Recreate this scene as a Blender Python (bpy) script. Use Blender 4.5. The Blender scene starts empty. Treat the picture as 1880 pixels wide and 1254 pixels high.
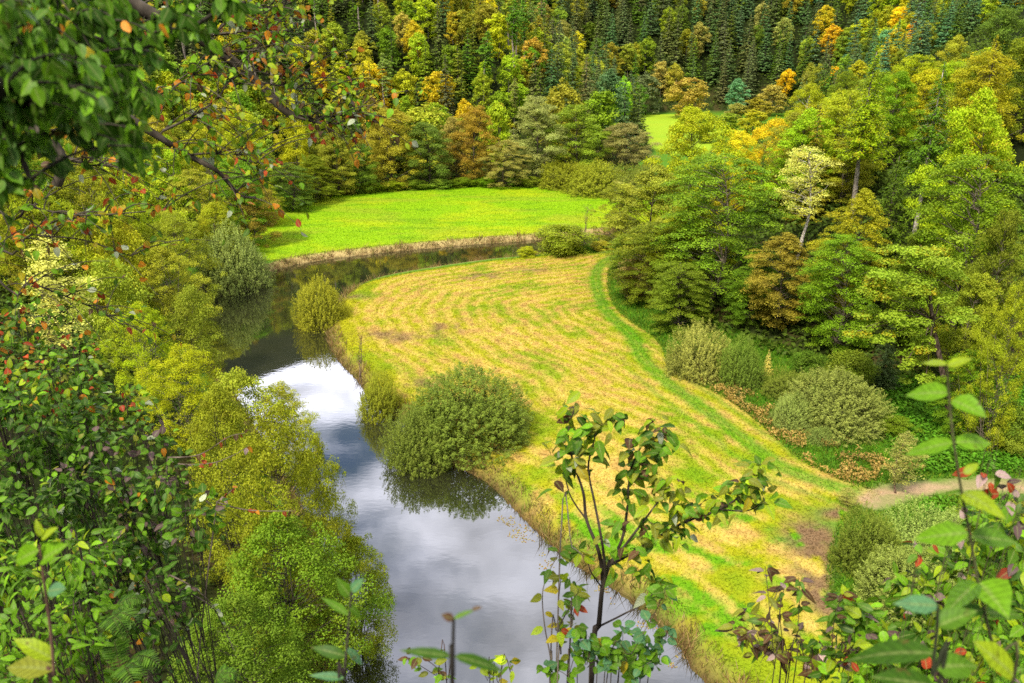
import bpy, math, random
import numpy as np
from mathutils import Vector

rng = np.random.default_rng(7)
random.seed(7)
scene = bpy.context.scene
COL = scene.collection

# ------------------------------------------------------------------ camera
CAM_H, PITCH, LENS = 26.0, math.radians(20), 28.0
FPX = LENS / 36 * 1880
cam_d = bpy.data.cameras.new('camera')
cam = bpy.data.objects.new('camera', cam_d)
COL.objects.link(cam)
cam.location = (0, 0, CAM_H)
cam.rotation_euler = (math.radians(90) - PITCH, 0, 0)
cam_d.lens = LENS
cam_d.clip_start = 0.05
cam_d.clip_end = 3000
cam_d.dof.use_dof = True
cam_d.dof.focus_distance = 40
cam_d.dof.aperture_fstop = 4.2
scene.camera = cam

def ray(px, py):
    u = (px - 940) / FPX
    v = (627 - py) / FPX
    return np.array([u, math.cos(PITCH) + v * math.sin(PITCH), -math.sin(PITCH) + v * math.cos(PITCH)])

def at_z(px, py, z=0.0):                    # photo pixel -> point on the level z
    d = ray(px, py)
    t = (z - CAM_H) / d[2]
    return np.array([d[0] * t, d[1] * t, z])

def at_y(px, py, Y):                        # photo pixel -> point at distance Y ahead
    d = ray(px, py)
    t = Y / d[1]
    return np.array([d[0] * t, Y, CAM_H + d[2] * t])

def to_px(p):
    x, y, z = p[0], p[1], p[2] - CAM_H
    f = y * math.cos(PITCH) - z * math.sin(PITCH)
    up = y * math.sin(PITCH) + z * math.cos(PITCH)
    return 940 + FPX * x / f, 627 - FPX * up / f

# ------------------------------------------------------------------ noise + polygons
_T = np.random.default_rng(3).random((256, 256))
def vnoise(x, y, s=0):
    x = np.asarray(x, float) + s * 17.3
    y = np.asarray(y, float) + s * 9.7
    xi = np.floor(x).astype(int); yi = np.floor(y).astype(int)
    fx = x - xi; fy = y - yi
    fx = fx * fx * (3 - 2 * fx); fy = fy * fy * (3 - 2 * fy)
    g = lambda a, b: _T[a & 255, b & 255]
    return (g(xi, yi) * (1 - fx) + g(xi + 1, yi) * fx) * (1 - fy) + (g(xi, yi + 1) * (1 - fx) + g(xi + 1, yi + 1) * fx) * fy
def fbm(x, y, s=0, o=4):
    r = 0; a = .5; n = 0
    for k in range(o):
        r = r + a * vnoise(x * 2 ** k, y * 2 ** k, s + k * 5); n += a; a *= .55
    return r / n
def sstep(a, b, x):
    t = np.clip((x - a) / (b - a), 0, 1)
    return t * t * (3 - 2 * t)

def smooth(pts, closed=True, n=5):
    P = np.array(pts, float)
    out = []
    N = len(P)
    for i in range(N if closed else N - 1):
        if closed:
            a, b, c, d = P[(i - 1) % N], P[i], P[(i + 1) % N], P[(i + 2) % N]
        else:
            a, b, c, d = P[max(i - 1, 0)], P[i], P[i + 1], P[min(i + 2, N - 1)]
        for k in range(n):
            t = k / n
            out.append(.5 * ((2 * b) + (c - a) * t + (2 * a - 5 * b + 4 * c - d) * t * t + (-a + 3 * b - 3 * c + d) * t ** 3))
    if not closed: out.append(P[-1])
    return np.array(out)

def seg_dist(x, y, poly, closed=True):
    d = np.full(np.shape(x), 1e9)
    N = len(poly)
    for i in range(N if closed else N - 1):
        a = poly[i]; b = poly[(i + 1) % N]
        e = b - a
        L = e @ e + 1e-12
        t = np.clip(((x - a[0]) * e[0] + (y - a[1]) * e[1]) / L, 0, 1)
        d = np.minimum(d, (x - a[0] - t * e[0]) ** 2 + (y - a[1] - t * e[1]) ** 2)
    return np.sqrt(d)
def inside(x, y, poly):
    c = np.zeros(np.shape(x), bool)
    N = len(poly)
    for i in range(N):
        a = poly[i]; b = poly[(i + 1) % N]
        if a[1] == b[1]: continue
        m = ((a[1] > y) != (b[1] > y)) & (x < (b[0] - a[0]) * (y - a[1]) / (b[1] - a[1]) + a[0])
        c ^= m
    return c
def sdist(x, y, poly):
    d = seg_dist(x, y, poly)
    return np.where(inside(x, y, poly), -d, d)

PX = lambda L, z=0.0: [at_z(a, b, z)[:2] for a, b in L]
inner_px = [(1290,1254),(1230,1172),(1130,1087),(1040,1028),(960,955),(890,885),(790,835),(738,772),(690,748),(655,700),(622,665),(600,620),(604,575),(645,533),(700,512),(800,494),(900,480),(1000,470),(1100,452)]
outer_px = [(1113,430),(975,442),(850,451),(700,465),(600,477),(540,487),(490,503),(440,525),(380,535),(330,560),(370,640),(430,720),(480,800),(540,900),(590,1000),(610,1120),(600,1254)]
inner = PX(inner_px); outer = PX(outer_px)
RIVER = smooth([(14, 20), (11, 24)] + [tuple(p) for p in inner] + [(24, 113), (40, 114), (44, 120), (26, 121)] + [tuple(p) for p in outer] + [(-8, 22), (-9, 14)], True, 4)
VALLEY = smooth([(-9.5, 22), (-10, 29), (-12.3, 38), (-15.5, 44), (-20, 51.6), (-25, 59.4), (-31.5, 69.5), (-39, 83), (-43, 100), (-47, 119), (-48, 140), (-44, 158),
          (-30, 170), (-10, 176), (8, 178), (26, 186), (38, 212), (45, 270), (46, 345), (60, 357), (110, 357), (116, 340), (88, 270), (64, 215), (42, 165),
          (26, 130), (19, 110), (15, 95), (14.5, 84), (17.5, 73), (24, 64), (31, 59), (45, 57), (70, 55), (95, 48), (100, 30), (60, 15), (35, 13), (20, 17), (8, 21), (-4, 21)], True, 3)
FIELD = smooth(PX([(1360,1290),(1250,1180),(1120,1070),(1000,975),(905,885),(800,830),(740,770),(690,745),(640,690),(605,620),(605,575),(645,533),(700,512),(800,494),(900,480),(1000,470),(1080,466),(1140,468),(1122,490),(1118,530),(1140,575),(1205,622),(1240,680),(1335,732),(1405,785),(1470,842),(1560,885),(1610,902),(1560,945),(1530,1010),(1530,1100),(1580,1254),(1580,1290)], .7), True, 3)
MEADOW = smooth([(-46, 119), (-44, 138), (-38, 152), (-26, 158.5), (-10, 163), (5, 163.5), (11, 157), (18, 149), (30, 143), (34, 128), (16, 121)] + [tuple(p + np.array([0, 1.2])) for p in outer[1:6]] + [(-33, 100), (-39, 107)], True, 3)
FARFIELD = smooth([(38, 225), (42, 268), (48, 343), (60, 353), (84, 353), (84, 338), (70, 270), (56, 225), (48, 210)], True, 3)
PATH = smooth(PX([(1596,922),(1620,911),(1690,897),(1780,893),(1900,893),(2100,880)], .7), False, 4)
TRACK = smooth(PX([(1130,470),(1100,490),(1094,520),(1112,570),(1158,615),(1178,655),(1215,695),(1290,750),(1375,815),(1450,865),(1560,900)], .7), False, 4)

def terrain(x, y, full=False):
    x = np.asarray(x, float); y = np.asarray(y, float)
    dv = np.maximum(sdist(x, y, VALLEY), 0)
    sr = sdist(x, y, RIVER)
    s = .62 + .52 * np.exp(-((x + 2) ** 2 + (y - 2) ** 2) / 18 ** 2)
    rightside = sstep(12, 24, x) * sstep(30, 45, y) * (1 - sstep(150, 260, y))
    s = s * (1 - rightside) + .42 * rightside
    z = .7 + s * (np.sqrt(dv * dv + 6.25) - 2.5)
    z = z + (fbm(x / 14, y / 14, 1, 3) - .5) * 3.0 * sstep(2, 14, dv) + (fbm(x / 12, y / 12, 2, 2) - .5) * .16
    z = z + 3.6 * np.exp(-((x + 5.5) ** 2 / 3.2 ** 2 + (y - 3.5) ** 2 / 3.5 ** 2)) 
    bank = np.clip(sr / 1.3, -1, 1)
    zb = np.where(bank < 0, .9 * bank, .7 * (bank * bank * (3 - 2 * bank)))
    w = sstep(1.3, 3.0, sr)
    z = np.where(sr < 3.0, np.minimum(z, zb + (z - .7) * w + (z * 0) + .0), z)
    if full: return z, dv, sr
    return z
def tz(x, y): return float(terrain(np.array([x]), np.array([y]))[0])

# albedo of the ground everywhere
def lerp(a, b, t): return a * (1 - t[..., None]) + np.array(b) * t[..., None]
def ground_colour(x, y, dv, sr):
    C = np.zeros(np.shape(x) + (3,)) + np.array([.030, .042, .008])
    n1 = fbm(x / 3.1, y / 3.1, 4); n2 = fbm(x / .9, y / .9, 5); n3 = fbm(x / 9, y / 9, 6)
    C = lerp(C, (.085, .055, .02), sstep(.5, .7, n1) * .7 * (1 - sstep(10, 30, dv))); C = C * (1 - .55 * sstep(8, 30, dv))[..., None]
    flat = 1 - sstep(.3, 3, dv)
    C = lerp(C, (.10, .23, .012), flat)
    # lush green on the flat ground right of the field
    F = sdist(x, y, FIELD); M = sdist(x, y, MEADOW); FF = sdist(x, y, FARFIELD)
    inF = sstep(.4, -.4, F); inM = sstep(.5, -.5, M); inFF = sstep(1, -1, FF)
    # hay field
    rows = np.sin(2 * np.pi * (sr / 1.5 + 1.1 * (n3 - .5) * 2 + .45 * (n1 - .5)))
    rows2 = np.sin(2 * np.pi * (sr / .5 + 1.1 * (n3 - .5) * 2 + .9 * (n1 - .5)))
    n5 = fbm(x / .35, y / .35, 23); straw = .49 + .36 * rows * sstep(.2, .45, n1 + .08) + .20 * rows2 * sstep(.35, .6, n3) + 1.4 * (n2 - .5) + 1.1 * (n1 - .5) + .9 * (n5 - .5)
    lower = sstep(58, 42, y)                               # the near end is patchier and greener
    straw = straw + lower * (2.2 * (n1 - .5) - .14 - .22 * sstep(46, 34, y))
    edge = np.minimum(sr, 99)
    straw = straw - .75 * sstep(4.5, 1.2, edge) * sstep(58, 66, y) - .6 * sstep(3.6, 1.4, edge)
    straw = np.clip(straw, 0, 1)
    H = np.zeros_like(C) + np.array([.40, .385, .010])
    H = lerp(H, (.115, .30, .006), sstep(.58, .30, n1 * .6 + n3 * .4) * .55); H = lerp(H, (.10, .33, .006), sstep(.44, .60, fbm(x / 2.6, y / 1.6, 27)) * sstep(50, 38, y) * .85)
    st = np.zeros_like(C) + np.array([.64, .465, .10])
    st = lerp(st, (.52, .34, .085), sstep(.48, .7, n2))
    H = H * (1 - straw[..., None]) + st * straw[..., None]
    for (bx, by, rx, ry) in brown_spots:
        dd = ((x - bx) / rx) ** 2 + ((y - by) / ry) ** 2
        H = lerp(H, (.25, .155, .075), np.minimum((1.35 if by < 48 else .8) * np.exp(-dd), 1) * sstep(.3, .5, n2))
    td = seg_dist(x, y, TRACK, False) + (n2 - .5) * .5
    H = lerp(H, (.085, .30, .006), .78 * np.exp(-((td - .3) / .5) ** 2))
    H = lerp(H, (.085, .30, .006), .5 * np.exp(-((td - 1.9) / .35) ** 2) * sstep(72, 55, y))
    pd = seg_dist(x, y, PATH, False) + (n1 - .5) * 1.6 + (n2 - .5) * 1.2
    C = C * (1 - inF[..., None]) + H * inF[..., None]
    C = lerp(C, (.46, .32, .175), (.6 + .45 * sstep(.4, .6, n2)) * sstep(1.6, .5, pd) * (dv < 1.5))
    # green meadow
    G = np.zeros_like(C) + np.array([.26, .45, .004])
    G = lerp(G, (.40, .48, .006), sstep(.42, .7, n3) * .8)
    G = lerp(G, (.19, .38, .004), sstep(.55, .8, n2) * .6); G = lerp(G, (.30, .36, .02), sstep(.52, .72, fbm(x / 11, y / 4.5, 17)) * .55); G = lerp(G, (.14, .30, .006), sstep(.55, .7, fbm(x / 6, y / 2.2, 18)) * .5)
    G = lerp(G, (.42, .42, .02), sstep(6, 1, sr) * .25)
    C = C * (1 - inM[..., None]) + G * inM[..., None]
    G2 = np.zeros_like(C) + np.array([.27, .45, .02])
    C = C * (1 - inFF[..., None]) + lerp(G2, (.36, .46, .02), n3) * inFF[..., None]
    # banks
    b = sstep(1.5 + 1.0 * (n2 - .5), .6, sr) * (dv < 1)
    C = lerp(C, (.30, .205, .065), b * (.35 + .5 * n2))
    far_bank = sstep(88, 100, y)
    C = lerp(C, (.52, .38, .16), sstep(1.7, .9, sr + (n2 - .5)) * far_bank * (dv < 1) * .8)
    C = lerp(C, (.10, .062, .026), sstep(.75, .15, sr + (n2 - .5) * .5 + .35 * far_bank) * (dv < 2))
    C = lerp(C, (.02, .02, .008), sstep(.05, -.3, sr))
    return np.clip(C, 0, 1)
brown_spots = []
for (a, b, rx, ry) in [(805, 603, .7, 2.6), (885, 508, 2.6, 1.6), (740, 622, 2.2, 1.2), (700, 615, 2.2, 1.0), (640, 545, 2, 1), (780, 705, 1.8, 1.1), (845, 600, .6, 1.8), (970, 497, 2.5, 1), (1492, 985, 1.5, 1.6), (1505, 1035, 1.1, 2.0), (1550, 945, 1.4, .7), (1508, 1095, .8, 2.0)]:
    p = at_z(a, b, .7); brown_spots.append((p[0], p[1], rx, ry))

# ------------------------------------------------------------------ mesh helpers
def make_mesh(name, V, Q=None, T=None, mat=None, attrs=None, smooth_shade=False):
    V = np.asarray(V, np.float32).reshape(-1, 3)
    me = bpy.data.meshes.new(name)
    me.vertices.add(len(V)); me.vertices.foreach_set('co', V.ravel())
    idx = []; starts = []; n = 0
    for A in (Q, T):
        if A is None or len(A) == 0: continue
        A = np.asarray(A, np.int32)
        idx.append(A.ravel()); starts.append(n + np.arange(len(A), dtype=np.int32) * A.shape[1]); n += A.size
    idx = np.concatenate(idx); starts = np.concatenate(starts)
    me.loops.add(len(idx)); me.loops.foreach_set('vertex_index', idx)
    me.polygons.add(len(starts)); me.polygons.foreach_set('loop_start', starts)
    if smooth_shade:
        me.polygons.foreach_set('use_smooth', np.ones(len(starts), bool))
    for k, a in (attrs or {}).items():
        a = np.asarray(a, np.float32)
        if a.ndim == 2:
            if a.shape[1] == 3: a = np.concatenate([a, np.ones((len(a), 1), np.float32)], 1)
            me.attributes.new(k, 'FLOAT_COLOR', 'POINT').data.foreach_set('color', a.ravel())
        else:
            me.attributes.new(k, 'FLOAT', 'POINT').data.foreach_set('value', a)
    me.update(calc_edges=True); me.validate()
    if mat: me.materials.append(mat)
    return me
def link(name, me, parent=None, loc=None):
    o = bpy.data.objects.new(name, me); COL.objects.link(o)
    if parent: o.parent = parent
    if loc is not None: o.location = loc
    return o
def tag(o, label=None, cat=None, group=None, kind=None):
    if label: o['label'] = label
    if cat: o['category'] = cat
    if group: o['group'] = group
    if kind: o['kind'] = kind
    return o
def thing(name, label, cat, loc, rz=0, group=None):
    o = bpy.data.objects.new(name, None); COL.objects.link(o)
    o.location = loc; o.rotation_euler = (0, 0, rz); o.empty_display_size = .3
    return tag(o, label, cat, group)

class Geo:                                   # collects vertices, quads, triangles and per-vertex attributes
    def __init__(s): s.V = []; s.Q = []; s.T = []; s.A = {}; s.n = 0
    def add(s, V, Q=None, T=None, **att):
        V = np.asarray(V).reshape(-1, 3)
        s.V.append(V)
        if Q is not None and len(Q): s.Q.append(np.asarray(Q) + s.n)
        if T is not None and len(T): s.T.append(np.asarray(T) + s.n)
        for k, a in att.items(): s.A.setdefault(k, []).append(np.asarray(a))
        s.n += len(V)
    def mesh(s, name, mat, sm=False):
        return make_mesh(name, np.concatenate(s.V), np.concatenate(s.Q) if s.Q else None, np.concatenate(s.T) if s.T else None, mat,
                         {k: np.concatenate(a) for k, a in s.A.items()}, sm)

def nrm(a): return a / (np.linalg.norm(a, axis=-1, keepdims=True) + 1e-9)

def tube(geo, path, r0, r1, sides=5, wob=0, **att):
    P = np.array(path, float); k = len(P)
    R = r0 + (r1 - r0) * np.linspace(0, 1, k) ** .85
    d = np.gradient(P, axis=0); d = nrm(d)
    ref = np.array([.31, .95, .1]) if abs(d[0][2]) > .7 else np.array([0, 0, 1.])
    a = nrm(np.cross(d, ref)); b = np.cross(d, a)
    th = np.arange(sides) / sides * 2 * np.pi
    V = P[:, None] + R[:, None, None] * (np.cos(th)[None, :, None] * a[:, None] + np.sin(th)[None, :, None] * b[:, None])
    i = np.arange(k - 1)[:, None] * sides; j = np.arange(sides)[None]
    j2 = (j + 1) % sides
    Q = np.stack([i + j, i + j2, i + sides + j2, i + sides + j], -1).reshape(-1, 4)
    geo.add(V, Q, **{q: np.full(k * sides, v) for q, v in att.items()})

def curve(a, b, bend=(0, 0, 0), n=6, wob=0.0, g=rng):
    t = np.linspace(0, 1, n)[:, None]
    P = np.array(a) * (1 - t) + np.array(b) * t + np.array(bend) * (4 * t * (1 - t))
    if wob: P[1:-1] += g.normal(0, wob, (n - 2, 3))
    return P

def cards(geo, pos, nor, L, W, g, axis=None, fold=.12, droop=.1, **att):
    n = len(pos)
    nor = nrm(nor)
    t = g.normal(size=(n, 3)) if axis is None else np.array(axis, float)
    t = nrm(t - nor * np.sum(t * nor, 1, keepdims=True))
    b = np.cross(nor, t)
    L = np.broadcast_to(L, n)[:, None]; W = np.broadcast_to(W, n)[:, None]
    v0 = pos - t * L * .5
    v1 = pos + b * W * .5 + nor * fold * W - t * L * .06
    v2 = pos + t * L * .5 - nor * droop * L
    v3 = pos - b * W * .5 + nor * fold * W - t * L * .06
    V = np.stack([v0, v1, v2, v3], 1)
    geo.add(V, np.arange(4 * n).reshape(n, 4), **{k: np.repeat(np.asarray(a), 4, axis=0) for k, a in att.items()})

# ------------------------------------------------------------------ materials
def new_mat(name):
    m = bpy.data.materials.new(name); m.use_nodes = True
    nt = m.node_tree; nt.nodes.clear()
    return m, nt, nt.nodes, nt.links
def N(nt, t, **kw):
    n = nt.nodes.new(t)
    for k, v in kw.items(): setattr(n, k, v)
    return n
def leafy(nt, colour_socket, trans=.32, rough=.5, spec=.25):
    p = N(nt, 'ShaderNodeBsdfPrincipled'); p.inputs['Roughness'].default_value = rough; p.inputs['Specular IOR Level'].default_value = spec
    t = N(nt, 'ShaderNodeBsdfTranslucent'); mx = N(nt, 'ShaderNodeMixShader'); mx.inputs[0].default_value = trans
    o = N(nt, 'ShaderNodeOutputMaterial')
    nt.links.new(colour_socket, p.inputs['Base Color']); nt.links.new(colour_socket, t.inputs['Color'])
    nt.links.new(p.outputs[0], mx.inputs[1]); nt.links.new(t.outputs[0], mx.inputs[2]); nt.links.new(mx.outputs[0], o.inputs['Surface'])
    return p
def math_n(nt, op, a, b=None, clamp=False):
    m = N(nt, 'ShaderNodeMath', operation=op, use_clamp=clamp)
    for i, v in enumerate((a, b)):
        if v is None: continue
        if isinstance(v, (int, float)): m.inputs[i].default_value = v
        else: nt.links.new(v, m.inputs[i])
    return m.outputs[0]
def mixc(nt, f, a, b, blend='MIX'):
    m = N(nt, 'ShaderNodeMix', data_type='RGBA', blend_type=blend)
    for i, v in ((0, f), (6, a), (7, b)):
        if isinstance(v, (int, float)): m.inputs[i].default_value = v
        elif isinstance(v, tuple): m.inputs[i].default_value = v
        else: nt.links.new(v, m.inputs[i])
    return m.outputs[2]
def attr(nt, name, kind='GEOMETRY'):
    return N(nt, 'ShaderNodeAttribute', attribute_name=name, attribute_type=kind)

# crowns: base colour is the object's colour, leaves that have turned take the object's "turn" colour
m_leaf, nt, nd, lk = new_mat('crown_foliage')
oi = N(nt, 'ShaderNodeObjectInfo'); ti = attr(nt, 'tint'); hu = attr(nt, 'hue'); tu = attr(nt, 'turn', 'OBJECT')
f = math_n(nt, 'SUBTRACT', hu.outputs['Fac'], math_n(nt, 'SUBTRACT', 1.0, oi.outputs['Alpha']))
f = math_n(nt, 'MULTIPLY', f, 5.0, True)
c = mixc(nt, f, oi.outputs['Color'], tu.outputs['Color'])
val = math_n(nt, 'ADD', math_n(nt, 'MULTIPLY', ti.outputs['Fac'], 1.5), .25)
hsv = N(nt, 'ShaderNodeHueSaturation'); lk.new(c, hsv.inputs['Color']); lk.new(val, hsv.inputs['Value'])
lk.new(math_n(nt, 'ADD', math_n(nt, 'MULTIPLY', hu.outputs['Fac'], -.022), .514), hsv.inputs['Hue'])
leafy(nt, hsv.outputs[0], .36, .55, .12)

# near leaves and grass: colour stored on the mesh
m_near, nt, nd, lk = new_mat('near_leaf')
ca = attr(nt, 'col'); mi = attr(nt, 'mid')
no = N(nt, 'ShaderNodeTexNoise'); no.inputs['Scale'].default_value = 90
gm = N(nt, 'ShaderNodeNewGeometry'); lk.new(gm.outputs['Position'], no.inputs['Vector'])
k = math_n(nt, 'ADD', math_n(nt, 'MULTIPLY', no.outputs['Fac'], .7), .65)
rib = math_n(nt, 'MULTIPLY', math_n(nt, 'SUBTRACT', .22, mi.outputs['Fac'], True), 2.2)
al = attr(nt, 'along')
vn = math_n(nt, 'SINE', math_n(nt, 'MULTIPLY', math_n(nt, 'SUBTRACT', al.outputs['Fac'], math_n(nt, 'MULTIPLY', mi.outputs['Fac'], .22)), 46.0))
k = math_n(nt, 'ADD', k, math_n(nt, 'MULTIPLY', vn, .13))
c = mixc(nt, rib, ca.outputs['Color'], (.35, .4, .12, 1))
sp_n = N(nt, 'ShaderNodeTexNoise'); sp_n.inputs['Scale'].default_value = 42; sp_n.inputs['Detail'].default_value = 3; lk.new(gm.outputs['Position'], sp_n.inputs['Vector'])
spot = math_n(nt, 'MULTIPLY', math_n(nt, 'SUBTRACT', sp_n.outputs['Fac'], .64, True), 9.0, True)
c = mixc(nt, spot, c, (.13, .075, .02, 1))
hsv = N(nt, 'ShaderNodeHueSaturation'); lk.new(c, hsv.inputs['Color']); lk.new(k, hsv.inputs['Value'])
leafy(nt, hsv.outputs[0], .38, .45, .16)

m_grass, nt, nd, lk = new_mat('grass_blades')
ca = attr(nt, 'col'); leafy(nt, ca.outputs['Color'], .3, .6, .15)

m_ground, nt, nd, lk = new_mat('ground_cover')
ca = attr(nt, 'col'); gm = N(nt, 'ShaderNodeNewGeometry')
no = N(nt, 'ShaderNodeTexNoise'); no.inputs['Scale'].default_value = 6; no.inputs['Detail'].default_value = 8; no.inputs['Roughness'].default_value = .75
lk.new(gm.outputs['Position'], no.inputs['Vector'])
k = math_n(nt, 'ADD', math_n(nt, 'MULTIPLY', no.outputs['Fac'], 1.3), .35)
hsv = N(nt, 'ShaderNodeHueSaturation'); lk.new(ca.outputs['Color'], hsv.inputs['Color']); lk.new(k, hsv.inputs['Value'])
p = N(nt, 'ShaderNodeBsdfPrincipled'); p.inputs['Roughness'].default_value = .9; p.inputs['Specular IOR Level'].default_value = .1
lk.new(hsv.outputs[0], p.inputs['Base Color'])
bu = N(nt, 'ShaderNodeBump'); bu.inputs['Strength'].default_value = .6; bu.inputs['Distance'].default_value = .12
lk.new(no.outputs['Fac'], bu.inputs['Height']); lk.new(bu.outputs[0], p.inputs['Normal'])
o = N(nt, 'ShaderNodeOutputMaterial'); lk.new(p.outputs[0], o.inputs['Surface'])

m_bark, nt, nd, lk = new_mat('bark')
oi = N(nt, 'ShaderNodeObjectInfo'); tc = N(nt, 'ShaderNodeTexCoord'); mp = N(nt, 'ShaderNodeMapping'); mp.inputs['Scale'].default_value = (1, 1, .35)
lk.new(tc.outputs['Object'], mp.inputs['Vector'])
no = N(nt, 'ShaderNodeTexNoise'); no.inputs['Scale'].default_value = 9; no.inputs['Detail'].default_value = 7; lk.new(mp.outputs[0], no.inputs['Vector'])
r = N(nt, 'ShaderNodeValToRGB'); r.color_ramp.elements[0].position = .36; r.color_ramp.elements[0].color = (.22, .2, .16, 1); r.color_ramp.elements[1].position = .62; r.color_ramp.elements[1].color = (1.25, 1.25, 1.2, 1)
lk.new(no.outputs['Fac'], r.inputs[0])
c = mixc(nt, 1.0, oi.outputs['Color'], r.outputs[0], 'MULTIPLY')
p = N(nt, 'ShaderNodeBsdfPrincipled'); p.inputs['Roughness'].default_value = .85; p.inputs['Specular IOR Level'].default_value = .2; lk.new(c, p.inputs['Base Color'])
bu = N(nt, 'ShaderNodeBump'); bu.inputs['Strength'].default_value = .5; bu.inputs['Distance'].default_value = .03; lk.new(no.outputs['Fac'], bu.inputs['Height']); lk.new(bu.outputs[0], p.inputs['Normal'])
o = N(nt, 'ShaderNodeOutputMaterial'); lk.new(p.outputs[0], o.inputs['Surface'])

m_water, nt, nd, lk = new_mat('still_water')
gm = N(nt, 'ShaderNodeNewGeometry')
mp = N(nt, 'ShaderNodeMapping'); mp.inputs['Scale'].default_value = (1.0, 1.8, 1); lk.new(gm.outputs['Position'], mp.inputs['Vector'])
no = N(nt, 'ShaderNodeTexNoise'); no.inputs['Scale'].default_value = 1.6; no.inputs['Detail'].default_value = 4; lk.new(mp.outputs[0], no.inputs['Vector'])
bu = N(nt, 'ShaderNodeBump'); bu.inputs['Strength'].default_value = .012; bu.inputs['Distance'].default_value = .1; lk.new(no.outputs['Fac'], bu.inputs['Height'])
n2 = N(nt, 'ShaderNodeTexNoise'); n2.inputs['Scale'].default_value = .55; n2.inputs['Detail'].default_value = 6; lk.new(gm.outputs['Position'], n2.inputs['Vector'])
c = mixc(nt, n2.outputs['Fac'], (.010, .013, .004, 1), (.035, .034, .016, 1))
df = N(nt, 'ShaderNodeBsdfDiffuse'); lk.new(c, df.inputs['Color'])
gl = N(nt, 'ShaderNodeBsdfGlossy'); gl.inputs['Roughness'].default_value = .02; gl.inputs['Color'].default_value = (1, 1, 1, 1); lk.new(bu.outputs[0], gl.inputs['Normal'])
lw = N(nt, 'ShaderNodeLayerWeight'); lw.inputs['Blend'].default_value = .35
fc = math_n(nt, 'ADD', math_n(nt, 'MULTIPLY', lw.outputs['Facing'], .34), .24)
mx = N(nt, 'ShaderNodeMixShader'); lk.new(fc, mx.inputs[0]); lk.new(df.outputs[0], mx.inputs[1]); lk.new(gl.outputs[0], mx.inputs[2])
o = N(nt, 'ShaderNodeOutputMaterial'); lk.new(mx.outputs[0], o.inputs['Surface'])

# ------------------------------------------------------------------ light
SUN_EL, SUN_AZ = math.radians(52), math.radians(215)        # compass bearing of the sun, clockwise from +Y
w = bpy.data.worlds.new('World'); scene.world = w; w.use_nodes = True
nt = w.node_tree; nt.nodes.clear()
sky = N(nt, 'ShaderNodeTexSky', sky_type='NISHITA'); sky.sun_disc = False; sky.sun_elevation = SUN_EL; sky.sun_rotation = SUN_AZ
tc = N(nt, 'ShaderNodeTexCoord')
sx = N(nt, 'ShaderNodeSeparateXYZ'); nt.links.new(tc.outputs['Generated'], sx.inputs[0])
zc = math_n(nt, 'MAXIMUM', sx.outputs['Z'], .08)
cx = N(nt, 'ShaderNodeCombineXYZ')
nt.links.new(math_n(nt, 'DIVIDE', sx.outputs['X'], zc), cx.inputs[0]); nt.links.new(math_n(nt, 'DIVIDE', sx.outputs['Y'], zc), cx.inputs[1])
cn = N(nt, 'ShaderNodeTexNoise'); cn.inputs['Scale'].default_value = 1.15; cn.inputs['Detail'].default_value = 7; cn.inputs['Roughness'].default_value = .55
nt.links.new(cx.outputs[0], cn.inputs['Vector'])
cn2 = N(nt, 'ShaderNodeTexNoise'); cn2.inputs['Scale'].default_value = 3.6; cn2.inputs['Detail'].default_value = 6; nt.links.new(cx.outputs[0], cn2.inputs['Vector'])
cover = N(nt, 'ShaderNodeMapRange'); cover.inputs[1].default_value = .41; cover.inputs[2].default_value = .54; nt.links.new(cn.outputs['Fac'], cover.inputs[0])
low = N(nt, 'ShaderNodeMapRange'); low.inputs[1].default_value = .62; low.inputs[2].default_value = .36; nt.links.new(sx.outputs['Z'], low.inputs[0])   # whiter toward the horizon
bri = math_n(nt, 'ADD', math_n(nt, 'MULTIPLY', low.outputs[0], 14.0), 9.0)
bri = math_n(nt, 'MULTIPLY', bri, math_n(nt, 'ADD', math_n(nt, 'MULTIPLY', cn2.outputs['Fac'], 2.4), -.2))
cl = N(nt, 'ShaderNodeVectorMath', operation='SCALE'); cl.inputs[0].default_value = (.95, .96, 1.10); nt.links.new(bri, cl.inputs['Scale'])
cm = mixc(nt, cover.outputs[0], sky.outputs[0], cl.outputs[0])
bg = N(nt, 'ShaderNodeBackground'); bg.inputs['Strength'].default_value = .15; nt.links.new(cm, bg.inputs['Color'])
o = N(nt, 'ShaderNodeOutputWorld'); nt.links.new(bg.outputs[0], o.inputs['Surface'])

sd_ = bpy.data.lights.new('sun', 'SUN'); sd_.energy = 5.0; sd_.angle = math.radians(9); sd_.color = (1, .93, .80)
sun = bpy.data.objects.new('sun', sd_); COL.objects.link(sun)
to_sun = Vector((math.sin(SUN_AZ) * math.cos(SUN_EL), math.cos(SUN_AZ) * math.cos(SUN_EL), math.sin(SUN_EL)))
sun.rotation_euler = to_sun.to_track_quat('Z', 'Y').to_euler(); sun.location = (0, -20, 80)
scene.view_settings.view_transform = 'Standard'; scene.view_settings.look = 'None'; scene.view_settings.exposure = 0
scene.render.engine = 'CYCLES'
scene.cycles.max_bounces = 6; scene.cycles.diffuse_bounces = 3; scene.cycles.glossy_bounces = 3; scene.cycles.transmission_bounces = 4
scene.cycles.use_denoising = False
try: scene.cycles.denoiser = 'OPENIMAGEDENOISE'
except Exception: pass

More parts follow.
